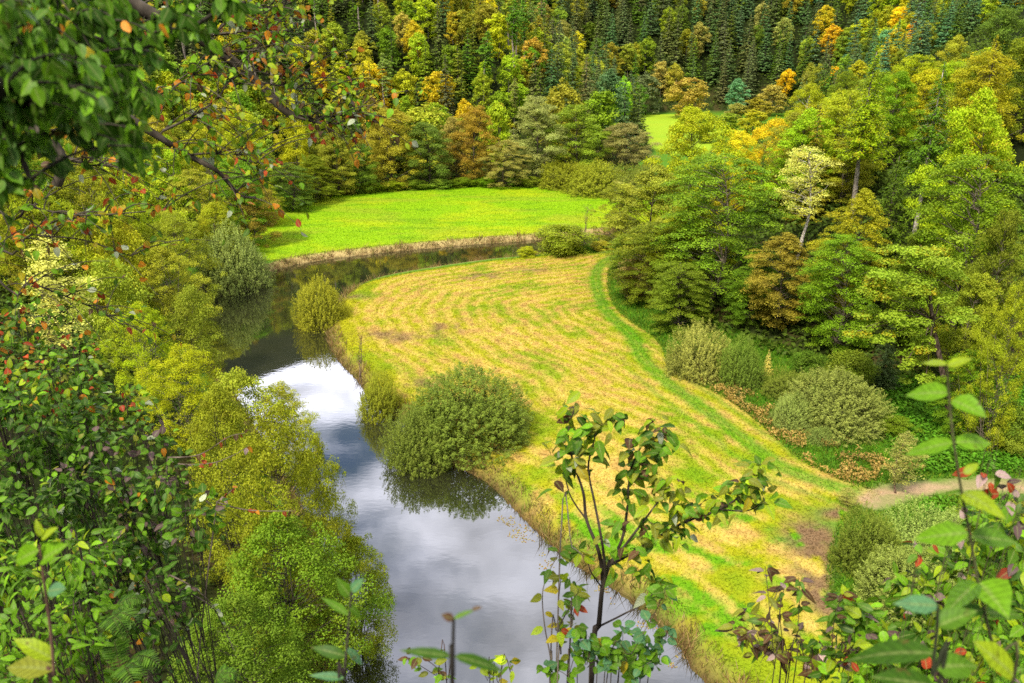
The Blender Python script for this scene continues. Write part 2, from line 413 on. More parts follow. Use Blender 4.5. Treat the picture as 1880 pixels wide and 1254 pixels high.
# ------------------------------------------------------------------ ground, river, fields
def axis(*segs):
    out = []
    for a, b, s in segs: out.extend(np.arange(a, b, s))
    return np.array(out + [segs[-1][1]])
xs = axis((-320, -150, 8), (-150, -48, 2.5), (-48, 60, .5), (60, 240, 2.5), (240, 420, 8))
ys = axis((-60, -5, 4), (-5, 130, .5), (130, 400, 2.5), (400, 640, 8))
gx, gy = np.meshgrid(xs, ys)
gz, gdv, gsr = terrain(gx, gy, True)
gc = ground_colour(gx, gy, gdv, gsr)
nx, ny = len(xs), len(ys)
ii = (np.arange(ny - 1)[:, None] * nx + np.arange(nx - 1)[None])
Q = np.stack([ii, ii + 1, ii + nx + 1, ii + nx], -1).reshape(-1, 4)
me = make_mesh('hillside_ground', np.stack([gx, gy, gz], -1), Q, None, m_ground, {'col': gc.reshape(-1, 3)}, True)
tag(link('hillside_ground', me), kind='structure', label='valley floor and wooded hillsides around the river bend')

def sheet(name, label, fn, x0, x1, y0, y1, step, zoff, mat=None, flat=None):
    xs = np.arange(x0, x1, step); ys = np.arange(y0, y1, step)
    X, Y = np.meshgrid(xs, ys); Z, dv, sr = terrain(X, Y, True)
    ok = fn(X, Y, dv, sr)
    nx = len(xs); ii = np.arange(len(ys) - 1)[:, None] * nx + np.arange(nx - 1)[None]
    keep = (ok[:-1, :-1] & ok[:-1, 1:] & ok[1:, 1:] & ok[1:, :-1]).ravel()
    Q = np.stack([ii, ii + 1, ii + nx + 1, ii + nx], -1).reshape(-1, 4)[keep]
    used = np.unique(Q); remap = np.zeros(X.size, int); remap[used] = np.arange(len(used))
    V = np.stack([X, Y, (Z + zoff) if flat is None else np.full_like(Z, flat)], -1).reshape(-1, 3)[used]
    at = {} if flat is not None else {'col': ground_colour(X, Y, dv, sr).reshape(-1, 3)[used]}
    me = make_mesh(name, V, remap[Q], None, mat or m_ground, at, True)
    return tag(link(name, me), kind='structure', label=label)
sheet('river', 'still river bending round the hay field and mirroring the cloudy sky', lambda X, Y, dv, sr: sr < .9, -50, 50, 10, 126, .5, 0, m_water, 0.0)
sheet('hay_field', 'mown hay field on the inside of the river bend, straw rows over green', lambda X, Y, dv, sr: (sdist(X, Y, FIELD) < 0) & (sr > 1.35) & (seg_dist(X, Y, PATH, False) > 1.6), -24, 28, 22, 112, .22, .035)
sheet('meadow', 'bright green meadow across the river under the tree line', lambda X, Y, dv, sr: (sdist(X, Y, MEADOW) < 0) & (sr > 1.35), -50, 40, 96, 170, .5, .04)
sheet('far_field', 'small sunlit field far up the valley between the trees', lambda X, Y, dv, sr: sdist(X, Y, FARFIELD) < 0, 30, 120, 205, 360, 1.0, .08)
sheet('path', 'pale dirt path leaving the hay field to the right', lambda X, Y, dv, sr: (seg_dist(X, Y, PATH, False) + (fbm(X / .9, Y / .9, 5) - .5) * 1.2 < 1.2) & (dv < .5), 12, 50, 24, 52, .25, .05)

def scatter(n, x0, x1, y0, y1, fn, g):
    x = g.uniform(x0, x1, n); y = g.uniform(y0, y1, n)
    z, dv, sr = terrain(x, y, True)
    k = fn(x, y, dv, sr)
    return x[k], y[k], z[k], dv[k], sr[k]
def blades(name, label, x, y, z, col, h, w, g, lean=.5, cat='grass'):
    n = len(x)
    P = np.stack([x, y, z], -1)
    a = g.uniform(0, 2 * np.pi, n); side = np.stack([np.cos(a), np.sin(a), 0 * a], -1) * (np.broadcast_to(w, n) * .5)[:, None]
    tip = P + np.stack([g.normal(0, lean, n), g.normal(0, lean, n), np.ones(n)], -1) * np.broadcast_to(h, n)[:, None]
    V = np.stack([P - side, P + side, tip], 1)
    me = make_mesh(name, V, None, np.arange(3 * n).reshape(n, 3), m_grass, {'col': np.repeat(col, 3, 0)})
    return tag(link(name, me), label, cat, kind='stuff')

g = np.random.default_rng(21)
x, y, z, dv, sr = scatter(420000, -22, 28, 24, 112, lambda x, y, dv, sr: (sdist(x, y, FIELD) < .3) & (sr > 1.1), g)
keep = g.random(len(x)) < np.clip(55 / y, .3, 1) ; x, y, z, dv, sr = x[keep], y[keep], z[keep], dv[keep], sr[keep]
c = ground_colour(x, y, dv, sr) * g.uniform(.6, 1.5, (len(x), 1))
blades('field_grass', 'cut grass and straw stubble lying over the hay field', x, y, z + .02, np.clip(c, 0, .7), g.uniform(.03, .10, len(x)) * (1 + y / 90), .05 + y / 2200, g, 1.2)
x, y, z, dv, sr = scatter(150000, -48, 36, 98, 166, lambda x, y, dv, sr: (sdist(x, y, MEADOW) < .5) & (sr > 1.1), g)
c = ground_colour(x, y, dv, sr) * g.uniform(.65, 1.4, (len(x), 1))
blades('meadow_grass', 'lush green grass covering the meadow across the river', x, y, z, np.clip(c, 0, .7), g.uniform(.08, .2, len(x)), .14, g, .6)
x, y, z, dv, sr = scatter(420000, 5, 48, 22, 112, lambda x, y, dv, sr: (sdist(x, y, FIELD) > -.2) & (sr > 1.0) & (dv < 2.5) & (seg_dist(x, y, PATH, False) > .55 + .9 * fbm(x / .7, y / .7, 41)), g)
c = np.array([[.10, .27, .012], [.16, .30, .012], [.24, .30, .02], [.07, .18, .01]])[g.choice(4, len(x), p=[.4, .3, .12, .18])] * g.uniform(.5, 1.4, (len(x), 1)) * (.5 + fbm(x / 1.5, y / 1.5, 14)[:, None])
blades('verge_grass', 'rank green grass on the flat ground right of the hay field', x, y, z, c, g.uniform(.1, .38, len(x)), .07, g, .6)
# dry grass and reeds on the river banks
x, y, z, dv, sr = scatter(900000, -48, 36, 22, 124, lambda x, y, dv, sr: (sr > .02) & (sr < 2.0) & (dv < .3), g)
dens = np.where(y < 52, 1.0, .8) * sstep(1.6, .4, sr) * sstep(.38, .55, fbm(x / 1.7, y / 1.7, 9) + .12)
keep = g.random(len(x)) < dens; x, y, z, sr = x[keep], y[keep], z[keep], sr[keep]
pal = np.array([[.42, .28, .10], [.33, .2, .075], [.50, .36, .15], [.22, .22, .03], [.14, .2, .02], [.24, .12, .045]])
c = pal[g.choice(6, len(x), p=[.28, .18, .16, .15, .12, .11])] * g.uniform(.5, 1.3, (len(x), 1)) * (.6 + .7 * fbm(x / 1.2, y / 1.2, 35))[:, None]
tus = sstep(.42, .68, fbm(x / .8, y / .8, 33)); hh = (g.uniform(.15, .4, len(x)) + .75 * tus * g.uniform(.5, 1, len(x))) * np.where((y > 80), 1.15, 1.0) * np.where(x > 0, 1.0, .9)
blades('bank_grass', 'dry straw coloured grass and reeds fringing the river banks', x, y, z - .03, c, hh, .035 + y / 2600, g, .55)

# ------------------------------------------------------------------ tree builders (one crown mesh + one trunk mesh per kind, shared by copies)
def up_bias(d, u): 
    d = d.copy(); d[:, 2] += u; return nrm(d)

def clump_leaves(geo, c, rr, n, leaf, g, squash, tint0, hue0, up, drop=.0, radial=None, elong=1.0):
    d = nrm(g.normal(size=(n, 3)))
    d[:, 2] = np.where(d[:, 2] < -.35, -d[:, 2] * .6, d[:, 2])
    r = rr * (g.uniform(.25, 1.0, n) ** .5)[:, None]
    off = d * r * np.array([1, 1, squash])
    if radial is not None:
        s = off @ radial
        off = off + radial * (s * (elong - 1))[:, None]
        off[:, 2] -= drop * np.abs(s) * .6 * (s > 0)
    off += g.normal(0, rr * .06, (n, 3))
    nor = d * .55 + g.normal(0, .38, (n, 3)); nor[:, 2] += up
    t = np.clip(tint0 + .22 * d[:, 2] + .16 * (np.linalg.norm(off, axis=1) / (rr * max(1, elong)) - .6) + g.normal(0, .11, n), .02, 1)  # clump tops lighter, depths darker: light and shade put into the tint
    L = leaf * g.uniform(.65, 1.3, n)
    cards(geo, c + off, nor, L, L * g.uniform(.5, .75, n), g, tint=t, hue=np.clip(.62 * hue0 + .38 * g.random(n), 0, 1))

def broadleaf(seed, H=14., R=5., base=.12, nc=75, nl=26000, leaf=.24, squash=.7, profile='egg', up=.55, cr=(.2, .34), layered=False, sparse=0., tr=.18, stems=1, lump=.25, limbs=.6):
    g = np.random.default_rng(seed)
    crown = Geo(); trunk = Geo()
    f = (np.arange(nc) + g.random(nc)) / nc
    if profile != 'cone': f = f ** .9
    a = np.cumsum(g.uniform(1.6, 3.2, nc))
    if profile == 'egg': rad = np.sin(np.pi * np.clip(f, .03, .995) ** .78) ** .6
    elif profile == 'oak': rad = np.sqrt(np.clip(1 - np.abs((f - .42) / .6) ** 2.6, .05, 1))
    elif profile == 'round': rad = np.sqrt(np.clip(1 - (2 * f - .85) ** 2 / 1.35, .05, 1))
    elif profile == 'cone': rad = np.clip(1.12 * (1 - f) ** .75, .06, 1) * np.clip(.55 + f * 3, 0, 1)
    elif profile == 'top': rad = np.sin(np.pi * np.clip(f, .02, .99) ** 1.3) ** .7
    else: rad = np.ones(nc)
    lob = 1 + lump * (vnoise(np.cos(a) * 1.6 + 5 + seed, np.sin(a) * 1.6 + f * 3, seed) - .5) * 2
    r = R * rad * lob
    crr = R * g.uniform(cr[0], cr[1], nc) * (.55 + .45 * rad)
    rp = np.maximum(r - crr * .75, 0) * np.sqrt(g.uniform(.12 if not layered else .3, 1, nc))
    z = H * (base + (1 - base) * f) - crr * squash * .8 * (f > .85)
    Cn = np.stack([np.cos(a) * rp, np.sin(a) * rp, z], -1)
    lean = g.normal(0, .03, 2) * H
    Cn[:, :2] += lean * (f[:, None] ** 2)
    wgt = crr ** 2; wgt = wgt / wgt.sum()
    for i in range(nc):
        n = max(12, int(nl * wgt[i] * (1 if g.random() > sparse else .35)))
        rad_dir = nrm(Cn[i] * np.array([1, 1, 0]) + 1e-6)
        clump_leaves(crown, Cn[i], crr[i], n, leaf, g, squash * g.uniform(.8, 1.25), .36 + .26 * g.random() + .10 * (rp[i] / (r[i] + .01) - .5) + .06 * f[i], g.random(), up, drop=.5 if layered else 0, radial=rad_dir if layered else None, elong=1.35 if layered else 1)  # outer and upper clumps start lighter, as if lit, through their tint
    th = tr * H / 14
    for s in range(stems):
        top = np.array([lean[0], lean[1], H * .93]) if stems == 1 else Cn[g.integers(nc)]
        b0 = np.zeros(3) if stems == 1 else np.append(g.normal(0, .25, 2), 0)
        P = curve(b0 - [0, 0, .5], top, np.append(g.normal(0, .03, 2) * H, 0) - np.array([lean[0], lean[1], 0]) * .25, 9, .04 * H / 14, g)
        tube(trunk, P, th * (1 if stems == 1 else .55), th * .12, 7)
        if stems == 1: spine = P
    if stems > 1: spine = curve([0, 0, -.3], [lean[0], lean[1], H * .8], (0, 0, 0), 9)
    for i in range(nc):
        if g.random() > limbs: continue
        dist = np.hypot(Cn[i, 0], Cn[i, 1])
        z0 = max(H * .08, Cn[i, 2] - dist * g.uniform(.35, .9))
        k = np.clip(np.searchsorted(spine[:, 2], z0), 1, len(spine) - 1)
        t = (z0 - spine[k - 1, 2]) / (spine[k, 2] - spine[k - 1, 2] + 1e-6); p0 = spine[k - 1] * (1 - t) + spine[k] * t
        tube(trunk, curve(p0, Cn[i], (0, 0, .08 * dist * g.uniform(-1, 1.5)), 5, .02 * dist, g), th * .32 * (.5 + .5 * dist / R), th * .07, 4)
    return dict(crown=crown.mesh('broadleaf_crown', m_leaf), trunk=trunk.mesh('broadleaf_trunk', m_bark, True), H=H, R=R)

def conifer(seed, H=20., R=3.3, nw=26, start=.08, leaf=.55, per=12, droop=.28, tr=.2, gap=.0, dens=8, power=.85):
    g = np.random.default_rng(seed)
    crown = Geo(); trunk = Geo()
    tube(trunk, curve([0, 0, -.5], [0, 0, H], np.append(g.normal(0, .08, 2), 0), 9), tr, .03, 7)
    P = []; A = []; NN = []; T = []; Hu = []; LL = []
    for i in range(nw):
        f0 = start + (1 - start) * ((i + g.random() * .6) / nw)
        nb = max(4, int(dens * (1 - .35 * f0)))
        a0 = g.random() * 7; wt = g.random()
        for b in range(nb):
            if g.random() < gap: continue
            a = a0 + b * 2 * np.pi / nb + g.normal(0, .2)
            f = float(np.clip(f0 + g.normal(0, .012 if per < 50 else .03), .02, .995)); ln = (R * (1 - f) ** power + .15) * g.uniform(.62, 1.15)
            d = np.array([np.cos(a), np.sin(a), 0]); sd = np.array([-d[1], d[0], 0])
            m = max(3, int(per * ln / R * g.uniform(.8, 1.2)) + 2)
            s = g.uniform(.1, 1, m) ** .7
            lat = g.uniform(-1, 1, m) * .33 * ln * (1.08 - s)
            dz = -droop * ln * s + .16 * ln * s ** 3 + g.normal(0, .05 if per < 50 else .22, m) - .12 * np.abs(lat) - (g.random(m) ** 2 * .16 * H / nw * 2 if per > 50 else 0)
            p = np.array([0, 0, f * H]) + d * (s * ln)[:, None] + sd * lat[:, None] + np.array([0, 0, 1]) * dz[:, None]
            ax = d * .8 + sd * (np.sign(lat) * .55)[:, None] + np.array([0, 0, -.25]); 
            n_ = np.array([0, 0, 1.]) + d * .35 + g.normal(0, .35, (m, 3))
            P.append(p); A.append(ax); NN.append(n_)
            T.append(np.clip(.24 + .30 * s + .16 * wt + g.normal(0, .09, m), .02, 1)); Hu.append(np.clip(.5 * wt + .5 * g.random(m), 0, 1))  # inner needles darker: the crown's inner shade is put into the tint
            LL.append(leaf * g.uniform(.7, 1.25, m) * (.55 + .45 * (1 - f)))
            if ln > .8 and g.random() < .5:
                tube(trunk, curve([0, 0, f * H], np.array([0, 0, f * H - droop * ln * .9]) + d * ln * .92, (0, 0, .02), 4), .035, .012, 3)
    P = np.concatenate(P); L = np.concatenate(LL)
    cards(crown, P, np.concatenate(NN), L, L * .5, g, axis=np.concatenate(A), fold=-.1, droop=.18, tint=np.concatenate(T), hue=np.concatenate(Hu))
    return dict(crown=crown.mesh('conifer_crown', m_leaf), trunk=trunk.mesh('conifer_trunk', m_bark, True), H=H, R=R)

def willow(seed, R=4., H=4.6, plumes=950, per=44, leaf=.155, width=.32, twigs=36, lump=.21):
    g = np.random.default_rng(seed)
    crown = Geo(); trunk = Geo()
    i = np.arange(plumes) + .5
    zz = np.clip(1 - i / plumes * 1.08, -.08, 1); ph = i * 2.39996 + g.normal(0, .2, plumes)
    rr = np.sqrt(np.clip(1 - zz ** 2, 0, 1))
    d = np.stack([rr * np.cos(ph), rr * np.sin(ph), zz], -1)
    lob = 1 - lump + 2 * lump * vnoise(d[:, 0] * 1.9 + seed, d[:, 1] * 1.9 + d[:, 2] * 2, seed)
    big = vnoise(d[:, 0] * 3 + seed, d[:, 1] * 3 + d[:, 2] * 2.2, seed + 3)
    for k in range(plumes):
        sc = np.array([R, R, H * .93]) * lob[k] * g.uniform(.84, 1.06)
        tipp = d[k] * sc + [0, 0, H * .05]
        axp = nrm(d[k] * .85 + np.array([0, 0, .5]) + g.normal(0, .22, 3)); ln = g.uniform(.35, .85) * R / 4
        s = g.uniform(-1, .3, per)
        q = nrm(g.normal(size=(per, 3)))
        pos = tipp + axp * (s * ln)[:, None] + q * (.12 + .42 * np.clip(-s + .2, 0, 1))[:, None] * ln * .8
        no_ = d[k] * .5 + q * .5 + np.array([0, 0, .5]) + g.normal(0, .35, (per, 3))
        L = leaf * g.uniform(.6, 1.3, per); pt = .5 * g.random() + .5 * big[k]
        cards(crown, pos, no_, L, L * width, g, axis=axp + q * .6, fold=.05, droop=.05, tint=np.clip(.36 + .26 * pt + .20 * s + .10 * d[k, 2] + g.normal(0, .1, per), .02, 1), hue=np.clip(.6 * pt + .4 * g.random(per), 0, 1))  # plume tips and the dome top lighter, light put into the tint
    m = 7000
    q = nrm(g.normal(size=(m, 3))); q[:, 2] = np.abs(q[:, 2])
    pos = q * np.array([R, R, H * .9]) * (g.uniform(.3, .84, m) ** .6)[:, None]
    cards(crown, pos, q + g.normal(0, .5, (m, 3)), leaf * 1.3, leaf * .6, g, tint=np.full(m, .16), hue=g.random(m) * .5)  # dark filler leaves, the bush's inner shade put into their tint
    for k in range(twigs):
        a = g.uniform(0, 2 * np.pi); zt = g.uniform(.05, .8)
        e = np.array([R * .9 * np.sqrt(1 - zt ** 2) * np.cos(a), R * .9 * np.sqrt(1 - zt ** 2) * np.sin(a), zt * H * .85])
        tube(trunk, curve([np.cos(a) * .25, np.sin(a) * .25, -.4], e, (0, 0, -.08 * R), 6, .05, g), .05 * R / 4 + .015, .01, 4)
    for k in range(twigs * 4):                                      # dense pale twigs low around the foot
        a = g.uniform(0, 2 * np.pi); r0 = R * g.uniform(.45, .8); r1 = R * g.uniform(.85, 1.02); z1 = H * g.uniform(.0, .25)
        tube(trunk, curve([np.cos(a) * r0, np.sin(a) * r0, -.1], [np.cos(a + .15) * r1, np.sin(a + .15) * r1, z1], (0, 0, .2), 4, .06, g), .02, .008, 3)
    return dict(crown=crown.mesh('bush_foliage', m_leaf), trunk=trunk.mesh('bush_stems', m_bark, True), H=H, R=R)

PF = [broadleaf(100 + i, 14, 4.6, .05, 46, 4600, .52, .75, ['oak', 'round', 'egg', 'oak', 'oak', 'top'][i], .55, (.22, .40), limbs=.25) for i in range(6)]           # far broadleaf
PS = [conifer(120 + i, 20, 3.6 - .3 * (i % 2), 26, .03, .85, 24, [.3, .42, .2, .36][i], .2, .08, 9, [.85, .7, .9, .75][i]) for i in range(5 - 1)]                                                       # far spruce
PP = [broadleaf(140 + i, 20, 2.5, .36, 40, 2600, .48, .5, 'top', .6, (.3, .5), sparse=.35, tr=.24, lump=.45, limbs=.7) for i in range(3)]                    # far pine
PM = [broadleaf(160 + i, 16, 5.4, .03, 150, 38000, .215, .72, ['oak', 'round', 'oak', 'egg', 'oak'][i], .55, (.10, .29), lump=.48, sparse=.12) for i in range(5)]     # mid puffy
PL = [broadleaf(180 + i, 16, 5.4, .03, 190, 40000, .20, .36, ['oak', 'round', 'oak', 'egg'][i], .9, (.11, .25), layered=True, lump=.42) for i in range(4)]       # mid layered
PT = [broadleaf(200 + i, 16, 3.6, .2, 70, 7500, .22, .6, 'egg', .5, (.2, .36), sparse=.4, tr=.16, lump=.4, limbs=1.0) for i in range(2)]                      # thin airy
PC = [conifer(220 + i, 24, 4.6, 46, .08, .42, 95, .38, .26, .10, 9) for i in range(3)]                                                                       # near spruce
PTB = [broadleaf(210 + i, 18, 3.4, .42, 60, 8000, .2, .6, 'oak', .5, (.2, .36), sparse=.4, tr=.2, lump=.4, limbs=1.0) for i in range(1)]                     # birch, bare lower trunk
PCH = [conifer(230 + i, 26, 4.4, 40, .40, .42, 95, .38, .3, .10, 9) for i in range(2)]                                                                   # spruce with a bare lower trunk
PW = [willow(240 + i) for i in range(3)]
PG = [broadleaf(260 + i, 5, 3, .0, 60, 14000, .17, .8, 'round', .5, (.22, .36), lump=.25, stems=6, tr=.2) for i in range(2)]                                   # rounded leafy bush
PN = [broadleaf(280 + i, 11, 4.0, .04, 210, 46000, .12, .9, ['egg', 'oak', 'egg'][i], .45, (.09, .22), lump=.5, stems=12, tr=.13, sparse=.3) for i in range(3)]    # near bank trees
PB = [broadleaf(300 + i, 5, 2.6, .0, 70, 15000, .12, .6, 'round', .5, (.2, .36), lump=.4, stems=9, tr=.12, sparse=.2) for i in range(2)]                          # slope shrubs with fine leaves

# palettes: leaf colour, fraction turned, colour of the turned leaves
OR = (.48, .22, .015); RU = (.25, .13, .03); YE = (.40, .34, .015); BR = (.22, .11, .03); LG = (.30, .38, .02)
K = {
 'mossy': ((.082, .118, .010), .35, (.17, .19, .015)),
 'olive2': ((.108, .132, .012), .4, (.24, .23, .015)),
 'lime': ((.14, .185, .010), .35, YE), 'ygreen': ((.148, .175, .011), .35, YE), 'yellow': ((.225, .22, .012), .3, YE), 'gold': ((.235, .195, .012), .2, OR),
 'olive': ((.125, .140, .018), .15, OR), 'oliveyel': ((.138, .145, .018), .3, YE), 'green': ((.085, .128, .010), .25, (.20, .27, .015)), 'dark': ((.058, .092, .014), .15, (.12, .15, .02)),
 'deep': ((.066, .090, .042), .1, (.10, .14, .02)), 'blue': ((.055, .094, .052), .15, (.06, .13, .05)), 'teal': ((.06, .125, .08), .2, (.10, .2, .08)),  # distance haze on the far hill is mixed into these leaf colours
 'rust': ((.165, .12, .025), .3, RU), 'russet': ((.12, .11, .02), .25, RU), 'grey': ((.13, .15, .055), .2, (.2, .19, .07)), 'brownish': ((.16, .15, .05), .25, RU),
 'willow': ((.145, .180, .062), .25, (.20, .23, .12)), 'willowdk': ((.098, .130, .026), .3, (.15, .19, .05)), 'willowye': ((.155, .172, .020), .3, (.24, .24, .02)), 'pale': ((.30, .31, .10), .3, YE),
 'orange': ((.27, .175, .015), .3, OR), 'pine': ((.095, .12, .036), .2, (.15, .14, .03)), 'bright': ((.12, .22, .015), .3, LG), 'shade': ((.072, .100, .010), .3, (.15, .17, .02)),  # shade: green darkened, woodland shadow put into the leaf colour
}
GAIN = np.array([2.65, 2.52, 1.40])
def plant(pool, name, loc, h, wd, key, label, cat, group=None, trunk_col=(.14, .11, .08), rz=None, g=rng, jit=.12, part=('crown', 'trunk')):
    p = pool[g.integers(len(pool))]
    t = thing(name, label, cat, loc, g.uniform(0, 6.28) if rz is None else rz, group)
    sxy = wd / 2 / p['R']
    t.scale = (sxy, sxy, h / p['H'])
    base, turned, tc_ = K[key] if isinstance(key, str) else key
    base = np.array(base) * GAIN; turned *= .55; jit = .07 if 'willow' in str(key) else jit
    j = np.exp(g.normal(0, jit, 3) * np.array([1, .6, 1])) * np.exp(g.normal(0, jit * .6))
    c = link(part[0], p['crown'], t); c.color = (*np.clip(np.array(base) * j, 0, 1), float(np.clip(turned * g.uniform(.5, 1.5), 0, .9))); c['turn'] = [float(q) for q in tc_]
    b = link(part[1], p['trunk'], t); b.color = (*trunk_col, 1)
    return t
def put(pool, px, top, Y, wpx, key, name, label, cat, group=None, **kw):
    P = at_y(px, top, Y); bz = tz(P[0], Y)
    h = P[2] - bz
    depth = Y * math.cos(PITCH) - (bz + h * .5 - CAM_H) * math.sin(PITCH)
    if h < 1: print('LOW', label, round(h, 1))
    return plant(pool, name, (P[0], Y, bz - .05), max(h, 1.2), wpx / FPX * depth, key, label, cat, group, **kw)
def put_bush(pool, px, top, base, wpx, key, name, label, cat='bush', group=None, z=.6, hs=1.0, **kw):
    b = at_z(px, base, z); depth0 = b[1] * math.cos(PITCH) - (z - CAM_H) * math.sin(PITCH); wd = wpx / FPX * depth0
    Y = b[1] + wd * .42                                   # the base seen is the near rim of the bush
    x = (px - 940) / FPX * (depth0 + .42 * wd * math.cos(PITCH))
    bz = max(tz(x, Y), .1)
    tp = at_y(px, top, Y + wd * .05)
    h = max(tp[2] - bz, .35 * wd) * hs
    return plant(pool, name, (x, Y, bz - .1), h, wd * 1.03, key, label, cat, group, part=('foliage', 'stems'), **kw)

# ---- row of trees along the far edge of the meadow
ROW = 'trees along the far edge of the green meadow'
for a in [
 (PL, 487, 332, 122, 78, 'ygreen', 'bushy yellow green tree at the left corner of the green meadow'),
 (PL, 527, 298, 134, 95, 'dark', 'dark layered green tree just right of the yellow bush at the meadow corner'),
 (PL, 572, 283, 143, 95, 'green', 'olive green layered tree, third from the left corner of the meadow'),
 (PM, 615, 255, 150, 84, 'olive', 'rounded olive tree above the left part of the meadow edge'),
 (PM, 655, 262, 152, 80, 'dark', 'dark green tree beside the big olive oak on the meadow edge'),
 (PM, 713, 197, 158, 118, 'olive', 'big olive oak with hanging lobes on the meadow edge'),
 (PF, 690, 178, 172, 90, 'russet', 'russet brown crown behind the big olive oak'),
 (PM, 783, 222, 160, 108, 'dark', 'tall dark green oak in the middle of the meadow edge'),
 (PF, 770, 190, 174, 118, 'oliveyel', 'broad yellow brown crown behind the dark oak'),
 (PM, 833, 212, 166, 66, 'brownish', 'narrow brownish tree beside the dark oak'),
 (PM, 872, 192, 163, 96, 'russet', 'olive brown oak right of the narrow brownish tree'),
 (PF, 912, 182, 176, 66, 'ygreen', 'yellow green tree peeping between two oaks'),
 (PL, 925, 256, 159, 84, 'brownish', 'low brownish tree with drooping layers at the meadow edge'),
 (PM, 985, 174, 164, 112, 'grey', 'tall grey green oak with a pale thin trunk at the meadow edge'),
 (PF, 1038, 146, 178, 92, 'olive', 'tall olive crown rising behind the grey green oak'),
 (PM, 1062, 190, 168, 122, 'olive', 'wide olive oak right of the grey green oak'),
 (PF, 1108, 163, 188, 92, 'green', 'green tree above the right end of the tree row'),
 (PF, 1120, 124, 208, 74, 'blue', 'bluish green crown behind the right end of the tree row'),
 (PF, 1143, 138, 214, 52, 'bright', 'bright lime tree beside the bluish crown'),
 (PM, 1150, 224, 172, 112, 'grey', 'rounded grey olive tree above the willow thicket'),
 (PF, 1158, 207, 232, 32, 'teal', 'small bluish green tree at the near left corner of the far field'),
 (PF, 1190, 133, 352, 62, 'deep', 'dark tree at the far left corner of the far field'),
 (PF, 1172, 150, 340, 52, 'dark', 'second dark tree left of the far field')]:
    put(a[0], a[1], a[2], a[3], a[4], a[5], 'oak_tree' if a[0] is PM else 'beech_tree', a[6], 'tree', ROW)
# ---- trees closing the left end, and the leafy slope down to the left bank
LS = 'trees and shrubs on the left slope'
for a in [
 (PM, 600, 205, 152, 92, 'olive', 'olive tree right of the lime crown behind the red twigs'),
 (PM, 535, 158, 152, 92, 'lime', 'lime yellow crown behind the mossy limb'),
 (PM, 440, 190, 136, 124, 'ygreen', 'yellow green tree behind the red leaved twigs'),
 (PM, 380, 222, 118, 112, 'ygreen', 'yellow green tree left of the red leaved twigs'),
 (PM, 300, 246, 100, 122, 'lime', 'light green tree behind the dark hanging leaves'),
 (PL, 340, 308, 98, 112, 'oliveyel', 'olive yellow tree above the thicket left of the meadow'),
 (PL, 422, 286, 108, 112, 'green', 'green tree above the russet tree left of the meadow'),
 (PM, 452, 330, 108, 92, 'russet', 'russet tree left of the yellow bush at the meadow corner'),
 (PM, 230, 288, 85, 164, 'ygreen', 'wide yellow green tree on the left slope under the dark leaves'),
 (PN, 145, 290, 75, 170, 'oliveyel', 'olive yellow tree at the left under the hanging leaves'),
 (PN, 45, 320, 66, 190, 'ygreen', 'yellow green tree at the left edge of the photo'),
 (PM, 388, 368, 92, 96, 'ygreen', 'yellow green tree above the grey willow on the bank'),
 (PN, 300, 388, 80, 144, 'oliveyel', 'broad olive yellow shrub tree on the slope left of the grey willow'),
 (PB, 200, 386, 68, 156, 'ygreen', 'yellow green thicket on the left slope'),
 (PN, 300, 440, 69, 150, 'oliveyel', 'olive yellow tree leaning out left of the dark river reach'),
 (PT, 70, 430, 50, 170, 'pale', 'pale thin leaved elder with bare twigs at the left'),
 (PB, 190, 468, 58, 160, 'oliveyel', 'olive shrub right of the pale elder'),
 (PN, 243, 552, 50, 138, 'lime', 'fresh green rounded tree on the left slope'),
 (PB, 345, 520, 62, 120, 'oliveyel', 'olive yellow shrub at the waters edge on the left bank'),
 (PN, 320, 635, 46, 160, 'ygreen', 'yellow green tree below the fresh green tree'),
 (PB, 430, 672, 45, 176, 'oliveyel', 'olive shrub hanging over the left bank'),
 (PN, 520, 700, 46, 130, 'oliveyel', 'feathery olive tree reaching over the white reflection')]:
    put(a[0], a[1], a[2], a[3], a[4], a[5], 'slope_tree', a[6], 'tree', LS, trunk_col=(.2, .17, .13))
# ---- big yellow-green trees on the near left bank
NB = 'trees on the near left bank'
for a in [
 (PN, 395, 706, 33, 200, 'olive2', 'yellow green alder behind the left shrubs'),
 (PN, 475, 748, 28, 250, 'olive2', 'big yellow green alder in the middle of the near left bank'),
 (PN, 585, 795, 32, 115, 'olive2', 'tall slim alder with its tip against the grey water'),
 (PN, 640, 975, 30, 190, 'olive2', 'low alder spreading yellowish branches over the water'),
 (PN, 505, 930, 26, 300, 'mossy', 'dense green alder below the big yellow green one'),
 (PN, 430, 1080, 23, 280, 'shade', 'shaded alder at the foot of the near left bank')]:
    put(a[0], a[1], a[2], a[3], a[4], a[5], 'alder_tree', a[6], 'tree', NB, trunk_col=(.10, .085, .06))
